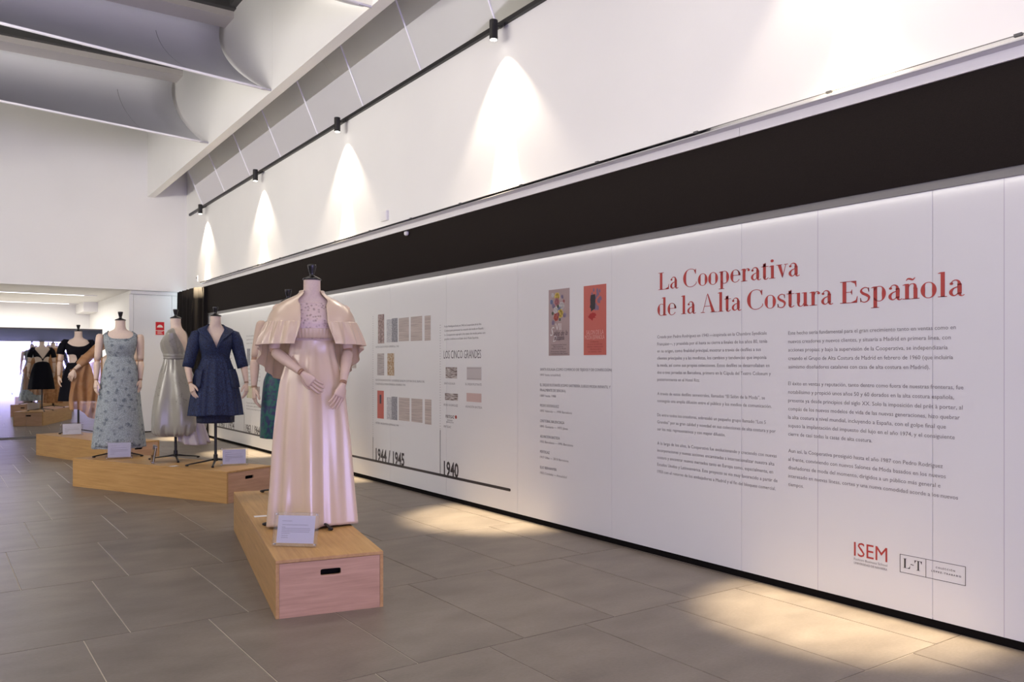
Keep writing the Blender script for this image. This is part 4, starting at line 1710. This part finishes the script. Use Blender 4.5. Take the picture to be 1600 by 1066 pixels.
S_grey = scan_mat('scanned_grey_page', (.52, .48, .46), (.34, .31, .30), sc=(1, 8, 150), n=1)
S_tan = scan_mat('scanned_tan_page', (.56, .49, .44), (.41, .355, .32), sc=(1, 3, 160), n=1)
S_light = scan_mat('scanned_pale_page', (.62, .61, .61), (.40, .41, .43), sc=(1, 50, 90), n=1)
S_dark = scan_mat('scanned_dark_photo', (.36, .36, .38), (.20, .20, .22), sc=(1, 50, 90), n=1)
S_gold = scan_mat('scanned_gold_map', (.58, .52, .40), (.34, .20, .09), sc=(1, 45, 50), n=1)
S_mauve = scan_mat('scanned_mauve_poster', (.46, .36, .33), (.24, .17, .16), sc=(1, 40, 40), n=1)
S_cream = scan_mat('scanned_cream_sheet', (.62, .58, .40), (.36, .38, .16), sc=(1, 12, 12), n=1, lo=.3, hi=.5)
S_redp = mat('poster_red', (.50, .125, .095), .5)
S_label = scan_mat('woven_label', (.56, .52, .49), (.18, .14, .12), sc=(1, 14, 110), n=1)

for y0, y1, z0, z1, m in [(8.61, 8.455, 1.584, 1.915, S_mauve), (8.39, 8.264, 1.592, 1.85, S_light), (8.262, 8.128, 1.592, 1.856, S_dark),
                          (8.10, 7.865, 1.598, 1.851, S_tan), (7.823, 7.575, 1.595, 1.852, S_tan), (7.521, 7.397, 1.592, 1.848, S_tan),
                          (8.627, 8.456, 1.222, 1.471, S_grey), (8.372, 8.209, 1.222, 1.469, S_gold),
                          (8.627, 8.464, .730, 1.047, S_redp), (8.387, 8.272, .731, .978, S_light), (8.27, 8.135, .733, .989, S_dark),
                          (8.098, 7.851, .736, .985, S_tan), (7.809, 7.569, .737, .984, S_tan), (7.516, 7.382, .728, .986, S_tan),
                          (7.094, 6.880, 1.21, 1.318, S_label), (7.107, 6.863, .992, 1.06, S_label),
                          (13.379, 13.216, 1.330, 1.598, S_dark), (13.12, 12.869, 1.33, 1.585, S_light),
                          (13.38, 13.0, .805, .998, S_cream), (12.95, 12.75, .88, .998, S_mauve),
                          (9.35, 9.20, 1.30, 1.55, S_tan), (9.60, 9.42, 1.30, 1.53, S_tan), (10.2, 9.9, 1.3, 1.6, S_dark)]:
    patch('printed_picture', y0, y1, z0, z1, m)
patch('printed_picture', 8.565, 8.525, .90, 1.00, mat('print_dark', (.05, .04, .06), .5), .0022)
# woven labels with lettering
m_ = MB()
m_.cur = 0
m_.box(WX - .0014, 6.445, 1.198, WX, 6.699, 1.322)
m_.cur = 1
line(m_, 'El Dique Flotante', 6.68, 6.47, 1.245, .04, italic=.35)
for z in (1.21, 1.307):
    m_.box(WX - .0020, 6.452, z, WX - .0014, 6.692, z + .003)
m_.build('woven_label', [mat('label_pale', (.50, .47, .46), .6), M_textsoft], wall_right)
m_ = MB()
m_.box(WX - .0014, 6.445, .992, WX, 6.704, 1.074)
m_.cur = 1
line(m_, 'Asunción Bastida', 6.69, 6.46, 1.015, .04, italic=.35, bold=.01)
m_.build('woven_label', [mat('label_rose', (.56, .42, .38), .6), mat('label_rust', (.38, .10, .06), .6)], wall_right)
m_ = MB()
m_.cur = 0
line(m_, 'PERTEGAZ', 7.095, 6.93, .815, .030, bold=.02)
line(m_, 'MADRID', 7.06, 6.96, .788, .014)
line(m_, 'BARCELONA', 7.08, 6.94, .768, .014)
m_.cur = 1
for q in range(5):
    a = 2 * PI * q / 5
    m_.tube([(WX - EPS, 6.90 + .010 * math.cos(a), .832 + .010 * math.sin(a)), (WX, 6.90 + .010 * math.cos(a), .832 + .010 * math.sin(a))], .009, 8)
m_.build('woven_label', [M_text, mat('label_red', (.5, .06, .04), .6)], wall_right)
m_ = MB()
line(m_, 'Santa Eulalia', 7.085, 6.89, 1.245, .05, italic=.4, bold=.02)
line(m_, 'pedro rodriguez', 7.10, 6.87, 1.018, .045, italic=.4, bold=.02)
wprint('label_lettering', m_, M_textsoft)

# two large posters
def disc(mb, y, z, ry, rz_, x, n=12, wob=0.0):
    c = [(x, y + ry * (1 + wob * math.sin(5 * a)) * math.cos(a), z + rz_ * (1 + wob * math.sin(5 * a)) * math.sin(a)) for a in np.linspace(0, 2 * PI, n, endpoint=False)]
    mb.add(c, [tuple(range(n))[::-1]])


fcol = {'yellow': (.62, .46, .10), 'white': (.62, .60, .58), 'pink': (.45, .18, .19), 'blue': (.22, .27, .42), 'red': (.50, .13, .08), 'green': (.12, .14, .10), 'lilac': (.28, .23, .32)}
fm = {k_: mat('poster_' + k_, v_, .55) for k_, v_ in fcol.items()}
pt = thing('poster', 'mauve poster with a painted bunch of flowers, left of the red one', 'poster', (0, 0, 0), 0, 'upright posters on the printed wall')
m_ = MB()
m_.box(WX - .003, 5.150, 1.419, WX, 5.420, 1.962)
m_.build('sheet', mat('poster_mauve', (.37, .285, .27), .5), pt)
PW, PH, PY, PZ = .27, .543, 5.42, 1.962


def pp(u, v):
    return PY - u * PW, PZ - v * PH


bl = [(.20, .085, 'white', .09), (.42, .11, 'yellow', .16), (.14, .185, 'blue', .10), (.40, .19, 'pink', .16), (.66, .12, 'lilac', .08), (.74, .19, 'pink', .07),
      (.64, .255, 'white', .15), (.24, .25, 'lilac', .10), (.36, .32, 'white', .15), (.52, .30, 'blue', .10), (.58, .37, 'yellow', .17), (.37, .42, 'red', .16),
      (.20, .36, 'green', .07), (.78, .40, 'lilac', .10), (.46, .26, 'green', .07), (.22, .50, 'lilac', .10), (.55, .46, 'green', .06), (.46, .38, 'pink', .08)]
for ci, cn in enumerate(fcol):
    for q, (u, v, c_, r_) in enumerate(bl):
        if c_ == cn:
            mm = MB()
            y, z = pp(u, v)
            for pet in range(6):
                a = pet * PI / 3 + u * 5
                disc(mm, y + r_ * PW * .45 * math.cos(a), z + r_ * PW * .45 * math.sin(a), r_ * PW * .38, r_ * PW * .38, WX - .0034 - .00002 * q, 8)
            disc(mm, y, z, r_ * PW * .3, r_ * PW * .3, WX - .0040, 8)
            mm.build('painted_flower', fm[cn], pt)
mm = MB()
mm.cur = 0


def pline(mb, text, u0, u1, v, h, PYY, PZZ, PWW, PHH, **kw):
    global EPS
    e0 = EPS
    EPS = .0046
    line(mb, text, PYY - u0 * PWW, PYY - u1 * PWW, PZZ - v * PHH, h, **kw)
    EPS = e0


pline(mm, 'VII', .34, .62, .615, .055, PY, PZ, PW, PH)
pline(mm, 'S', .08, .28, .70, .075, PY, PZ, PW, PH, italic=.4)
pline(mm, 'D', .22, .40, .79, .05, PY, PZ, PW, PH, italic=.4)
mm.cur = 1
pline(mm, 'alón de la', .26, .92, .695, .04, PY, PZ, PW, PH, italic=.4)
pline(mm, 'oda Española', .30, .76, .765, .04, PY, PZ, PW, PH, italic=.4)
for i, (u0, u1, t) in enumerate(((.12, .88, 'Cooperativa de Alta Costura'), (.25, .72, 'Barcelona'), (.15, .85, 'Palacio de la Moda'))):
    pline(mm, t, u0, u1, .845 + .03 * i, .010, PY, PZ, PW, PH)
pline(mm, 'Primavera Verano', .12, .85, .95, .012, PY, PZ, PW, PH)
pline(mm, 'Cooperativa de la Alta Costura', .10, .92, .98, .012, PY, PZ, PW, PH)
mm.build('lettering', [fm['white'], mat('poster_ink', (.09, .06, .07), .5)], pt)

pt = thing('poster', 'red poster with a dark profile and bird, nearer the title', 'poster', (0, 0, 0), 0, 'upright posters on the printed wall')
PW2, PH2, PY2, PZ2 = .262, .540, 4.972, 1.960
m_ = MB()
m_.box(WX - .003, PY2 - PW2, PZ2 - PH2, WX, PY2, PZ2)
m_.build('sheet', S_redp, pt)


def ppoly(mb, pts, x=.0036):
    n_ = len(pts)
    mb.add([(WX - x, PY2 - u * PW2, PZ2 - v * PH2) for u, v in pts], [tuple(range(n_))])


mm = MB()
ppoly(mm, [(.32, .14), (.52, .13), (.54, .20), (.52, .34), (.40, .36), (.34, .38), (.33, .335), (.28, .31), (.31, .27), (.30, .20)])
mm.build('profile_shape', mat('poster_black', (.03, .025, .03), .5), pt)
mm = MB()
random.seed(3)
for q in range(26):
    u = random.uniform(.32, .78)
    v = random.uniform(.06, .36)
    if v > .13 and u < .5:
        u += .22
    disc(mm, PY2 - u * PW2, PZ2 - v * PH2, .010, .016, WX - .0033 - q * .00001, 8, .2)
mm.build('painted_hair', mat('poster_slate', (.19, .13, .20), .5), pt)
mm = MB()
ppoly(mm, [(.24, .43), (.40, .39), (.52, .40), (.58, .43), (.50, .455), (.56, .47), (.44, .47), (.40, .51), (.34, .49), (.22, .46)])
ppoly(mm, [(.30, .405), (.36, .40), (.34, .44), (.26, .47), (.20, .45)], .0037)
mm.build('painted_bird', mat('poster_dark_red', (.36, .02, .02), .5), pt)
mm = MB()
pline(mm, 'SALON DE LA', .12, .90, .705, .034, PY2, PZ2, PW2, PH2)
pline(mm, 'MODA ESPAÑOLA', .06, .94, .775, .034, PY2, PZ2, PW2, PH2)
mm.build('lettering', mat('poster_salmon', (.68, .38, .33), .5), pt)
mm = MB()
for i, (u0, u1, t) in enumerate(((.28, .68, 'COOPERATIVA'), (.18, .85, 'DE LA ALTA COSTURA'), (.16, .88, 'MADRID Y BARCELONA'), (.3, .8, 'PRIMAVERA'), (.22, .8, 'INVIERNO 1944'))):
    pline(mm, t, u0, u1, .82 + .036 * i, .010, PY2, PZ2, PW2, PH2)
mm.build('small_lettering', mat('poster_maroon', (.25, .035, .03), .5), pt)


# ------------------------------------------------------------------ serif title (letters drawn as strokes)
class Glyph:
    def __init__(self):
        self.v = []
        self.f = []

    def poly(self, pts):
        o = len(self.v)
        self.v += pts
        self.f.append(tuple(range(o, o + len(pts))))

    def rect(self, x0, y0, x1, y1):
        self.poly([(x0, y0), (x1, y0), (x1, y1), (x0, y1)])

    def stroke(self, pts, ws):
        L_, R_ = [], []
        # smooth by Catmull-Rom
        P = []
        Wd = []
        n_ = len(pts)
        for i in range(n_ - 1):
            p0, p1, p2, p3 = pts[max(i - 1, 0)], pts[i], pts[i + 1], pts[min(i + 2, n_ - 1)]
            for q in range(6):
                t = q / 6
                P.append(tuple(.5 * (2 * b_ + (c - a_) * t + (2 * a_ - 5 * b_ + 4 * c - d) * t * t + (-a_ + 3 * b_ - 3 * c + d) * t ** 3) for a_, b_, c, d in zip(p0, p1, p2, p3)))
                Wd.append(ws[i] + (ws[i + 1] - ws[i]) * t)
        P.append(pts[-1])
        Wd.append(ws[-1])
        m = len(P)
        for i in range(m):
            dx = P[min(i + 1, m - 1)][0] - P[max(i - 1, 0)][0]
            dy = P[min(i + 1, m - 1)][1] - P[max(i - 1, 0)][1]
            l_ = math.hypot(dx, dy) or 1
            nx, ny = -dy / l_, dx / l_
            h_ = Wd[i] / 2
            L_.append((P[i][0] + nx * h_, P[i][1] + ny * h_))
            R_.append((P[i][0] - nx * h_, P[i][1] - ny * h_))
        o = len(self.v)
        self.v += L_ + R_
        self.f += [(o + i, o + m + i, o + m + i + 1, o + i + 1) for i in range(m - 1)]

    def arc(self, cx, cy, rx, ry, a0, a1, thick, thin, side=None, n=36):
        """vertical-stress ring; side 'l'/'r' keeps only that side thick"""
        o = len(self.v)
        for i in range(n + 1):
            a = R(a0 + (a1 - a0) * i / n)
            c, s = math.cos(a), math.sin(a)
            w = abs(c) ** 1.6
            th = thick
            if side == 'l' and c > 0:
                th = thin * 1.5
            if side == 'r' and c < 0:
                th = thin * 1.5
            tx = thin + (th - thin) * w
            self.v.append((cx + rx * c, cy + ry * s))
            self.v.append((cx + (rx - tx) * c, cy + (ry - max(thin, tx * .35)) * s))
        self.f += [(o + 2 * i, o + 2 * i + 2, o + 2 * i + 3, o + 2 * i + 1) for i in range(n)]

    def dot(self, x, y, r):
        self.poly([(x + r * math.cos(a), y + r * math.sin(a)) for a in np.linspace(0, 2 * PI, 16, endpoint=False)])


HL = .030
ST = .132
XH = .665


def make_glyph(ch):
    g = Glyph()
    w = .5
    if ch == 'L':
        g.rect(.09, 0, .09 + ST * 1.1, 1)
        g.rect(0, 1 - HL, .32, 1)
        g.rect(0, 0, .62, HL)
        g.poly([(.40, HL), (.62, 0), (.635, .30), (.615, .30), (.57, .12)])
        w = .66
    elif ch == 'C':
        g.arc(.42, .5, .42, .515, 48, 318, ST * 1.25, HL, 'l')
        g.poly([(.685, .70), (.705, .70), (.715, .98), (.69, .98), (.66, .90), (.60, .92)])
        g.stroke([(.73, .16), (.735, .27)], [HL, HL])
        w = .80
    elif ch == 'E':
        g.rect(.09, 0, .09 + ST * 1.1, 1)
        g.rect(0, 1 - HL, .60, 1)
        g.rect(0, 0, .64, HL)
        g.rect(.2, .5 - HL / 2, .44, .5 + HL / 2)
        g.poly([(.40, 1 - HL), (.61, 1), (.615, .72), (.595, .72), (.55, .88)])
        g.poly([(.42, HL), (.64, 0), (.66, .30), (.64, .30), (.59, .12)])
        g.poly([(.44, .38), (.455, .38), (.455, .62), (.44, .62), (.40, .51), (.40, .49)])
        w = .70
    elif ch == 'A':
        g.poly([(.33, 1.02), (.37, 1.02), (.735, 0), (.735 - ST * 1.25, 0)])
        g.poly([(.315, .96), (.345, .98), (.105, 0), (.08, 0)])
        g.rect(.19, .33, .56, .33 + HL)
        g.rect(-.01, 0, .21, HL)
        g.rect(.50, 0, .84, HL)
        w = .86
    elif ch == 'T':
        g.rect(.28, 0, .28 + ST, 1)
        g.rect(.0, 1 - HL * 1.5, .68, 1)
        g.rect(.18, 0, .50, HL * 1.5)
        g.poly([(0, 1), (.025, .70), (.045, .70), (.14, .97)])
        g.poly([(.68, 1), (.655, .70), (.635, .70), (.54, .97)])
        w = .72
    elif ch == 'a':
        g.rect(.275, .10, .275 + ST, .50)
        g.stroke([(.085, .53), (.14, .63), (.23, .66), (.315, .60), (.335, .46)], [.03, HL, HL * 1.5, .07, ST])
        g.dot(.095, .52, .055)
        g.stroke([(.30, .385), (.17, .33), (.085, .22), (.085, .11), (.16, .025), (.25, .06), (.30, .14)], [HL, .05, .10, .105, .05, HL, HL])
        g.stroke([(.333, .13), (.365, .03), (.42, .005), (.49, .05)], [ST * .9, .07, HL * 1.2, HL])
        w = .485
    elif ch == 'o':
        g.arc(.255, XH / 2, .255, XH / 2 + .012, 0, 360, ST * 1.1, HL, None, 48)
        w = .53
    elif ch == 'e':
        g.arc(.25, XH / 2, .25, XH / 2 + .012, 5, 325, ST * 1.1, HL, 'l')
        g.arc(.25, XH / 2, .25, XH / 2 + .012, 5, 80, ST * .8, HL, 'r')
        g.rect(.09, .355, .495, .355 + HL)
        w = .50
    elif ch in 'pdlinuñr':
        if ch == 'p':
            g.rect(.085, -.29, .085 + ST, XH)
            g.rect(0, -.29, .285, -.29 + HL)
            g.poly([(0, .62), (.09, .665), (.09, .61), (0, .60)])
            g.arc(.29, XH / 2, .235, XH / 2 + .012, -150, 150, ST * 1.1, HL, 'r')
            w = .57
        elif ch == 'd':
            g.arc(.235, XH / 2, .235, XH / 2 + .012, 30, 330, ST * 1.1, HL, 'l')
            g.rect(.345, .06, .345 + ST, 1.04)
            g.poly([(.25, 1.0), (.35, 1.04), (.35, .98), (.25, .98)])
            g.poly([(.345, .07), (.345 + ST, .07), (.55, HL * 1.2), (.55, 0), (.345, -.01)])
            w = .58
        elif ch == 'l':
            g.rect(.085, 0, .085 + ST, 1.04)
            g.rect(0, 0, .285, HL)
            g.poly([(0, 1.0), (.09, 1.04), (.09, .98), (0, .98)])
            w = .305
        elif ch == 'i':
            g.rect(.085, 0, .085 + ST, XH)
            g.rect(0, 0, .285, HL)
            g.poly([(0, .62), (.09, .665), (.09, .61), (0, .60)])
            g.dot(.14, .90, .075)
            w = .30
        elif ch in 'nñ':
            g.rect(.085, 0, .085 + ST, XH)
            g.rect(.365, 0, .365 + ST, .46)
            g.rect(0, 0, .27, HL)
            g.rect(.29, 0, .565, HL)
            g.poly([(0, .62), (.09, .665), (.09, .61), (0, .60)])
            g.stroke([(.19, .50), (.25, .62), (.34, .66), (.41, .60), (.4225, .44)], [HL, HL, .03, .08, ST])
            if ch == 'ñ':
                g.stroke([(.12, .80), (.18, .88), (.26, .865), (.34, .83), (.42, .92)], [.02, .06, .085, .06, .02])
            w = .58
        elif ch == 'u':
            g.rect(.085, .20, .085 + ST, XH)
            g.rect(.365, .05, .365 + ST, XH)
            g.poly([(0, .645), (.09, .665), (.09, .63), (0, .625)])
            g.poly([(.28, .645), (.37, .665), (.37, .63), (.28, .625)])
            g.stroke([(.1425, .22), (.155, .07), (.22, .005), (.31, .035), (.37, .15)], [ST, .08, .035, HL, HL])
            g.poly([(.365, .07), (.365 + ST, .07), (.565, HL * 1.2), (.565, 0), (.365, -.01)])
            w = .585
        elif ch == 'r':
            g.rect(.085, 0, .085 + ST, XH)
            g.rect(0, 0, .31, HL)
            g.poly([(0, .62), (.09, .665), (.09, .61), (0, .60)])
            g.stroke([(.19, .44), (.24, .60), (.31, .66), (.38, .63)], [HL, HL, .03, .05])
            g.dot(.375, .575, .06)
            w = .44
    elif ch == 't':
        g.rect(.085, .08, .085 + ST, .80)
        g.poly([(.06, .66), (.20, .86), (.20, .66)])
        g.rect(0, XH - HL, .335, XH)
        g.stroke([(.1425, .12), (.165, .02), (.24, 0), (.33, .07)], [ST, .08, HL * 1.3, HL])
        w = .34
    elif ch == 'v':
        g.poly([(.065, .66), (.065 + ST * 1.15, .66), (.325, .12), (.27, -.01)])
        g.poly([(.425, .66), (.45, .66), (.285, -.01), (.262, .02)])
        g.rect(0, XH - HL, .27, XH)
        g.rect(.35, XH - HL, .52, XH)
        w = .51
    elif ch == 's':
        g.stroke([(.345, .48), (.33, .60), (.22, .66), (.10, .60), (.07, .49), (.15, .39), (.28, .31), (.355, .21), (.31, .06), (.19, .0), (.07, .06), (.045, .19)],
                 [HL, HL, HL * 1.4, .05, .09, .115, .115, .09, .05, HL * 1.4, HL, HL])
        g.poly([(.335, .45), (.355, .45), (.355, .65), (.34, .65), (.31, .60)])
        g.poly([(.035, .20), (.055, .20), (.085, .06), (.05, .01), (.035, .01)])
        w = .41
    elif ch == '~':
        g.stroke([(0, .42), (.07, .50), (.15, .49), (.23, .44), (.31, .52)], [.02, .06, .07, .06, .02])
        w = .34
    elif ch == ' ':
        w = .24
    return g.v, g.f, w


def serif(mb, text, y0, y1, z, cap, track=.02, eps=.0016):
    x = 0
    parts = []
    for ch in text:
        v, f, w = make_glyph(ch)
        parts.append((x, v, f))
        x += w + track
    x -= track
    sx = (y0 - y1) / x
    for i, (xo, v, f) in enumerate(parts):
        if f:
            mb.add([(WX - eps, y0 - (xo + p[0]) * sx, z + p[1] * cap) for p in v], f)


m_ = MB()
serif(m_, 'La Cooperativa', 4.161, 3.007, 1.871, .120)
serif(m_, 'de la Alta Costura Española', 4.170, 2.056, 1.690, .122)
o = wprint('title_text', m_, M_red)

# logos
m_ = MB()
line(m_, 'ISEM', 2.655, 2.460, .286, .078)
m_.cur = 1
line(m_, 'Fashion Business School', 2.655, 2.460, .262, .013)
line(m_, 'UNIVERSIDAD DE NAVARRA', 2.655, 2.460, .240, .013)
m_.build('school_logo', [M_red, M_textsoft], wall_right)
m_ = MB()
ya, yb_, za, zc = 2.390, 2.050, .249, .345
tk = .0022
m_.box(WX - EPS, yb_, za, WX, ya, za + tk)
m_.box(WX - EPS, yb_, zc - tk, WX, ya, zc)
m_.box(WX - EPS, ya - tk, za, WX, ya, zc)
m_.box(WX - EPS, yb_, za, WX, yb_ + tk, zc)
m_.box(WX - EPS, 2.249, za, WX, 2.249 + tk, zc)
serif(m_, 'L~T', 2.371, 2.268, .276, .050)
line(m_, 'COLECCIÓN', 2.199, 2.102, .308, .0085, spacing=1.5, bold=.02)
line(m_, 'LÓPEZ-TRABADO', 2.222, 2.072, .286, .0085, spacing=1.5, bold=.02)
m_.build('collection_logo', M_textbold, wall_right)

bpy.context.view_layer.update()
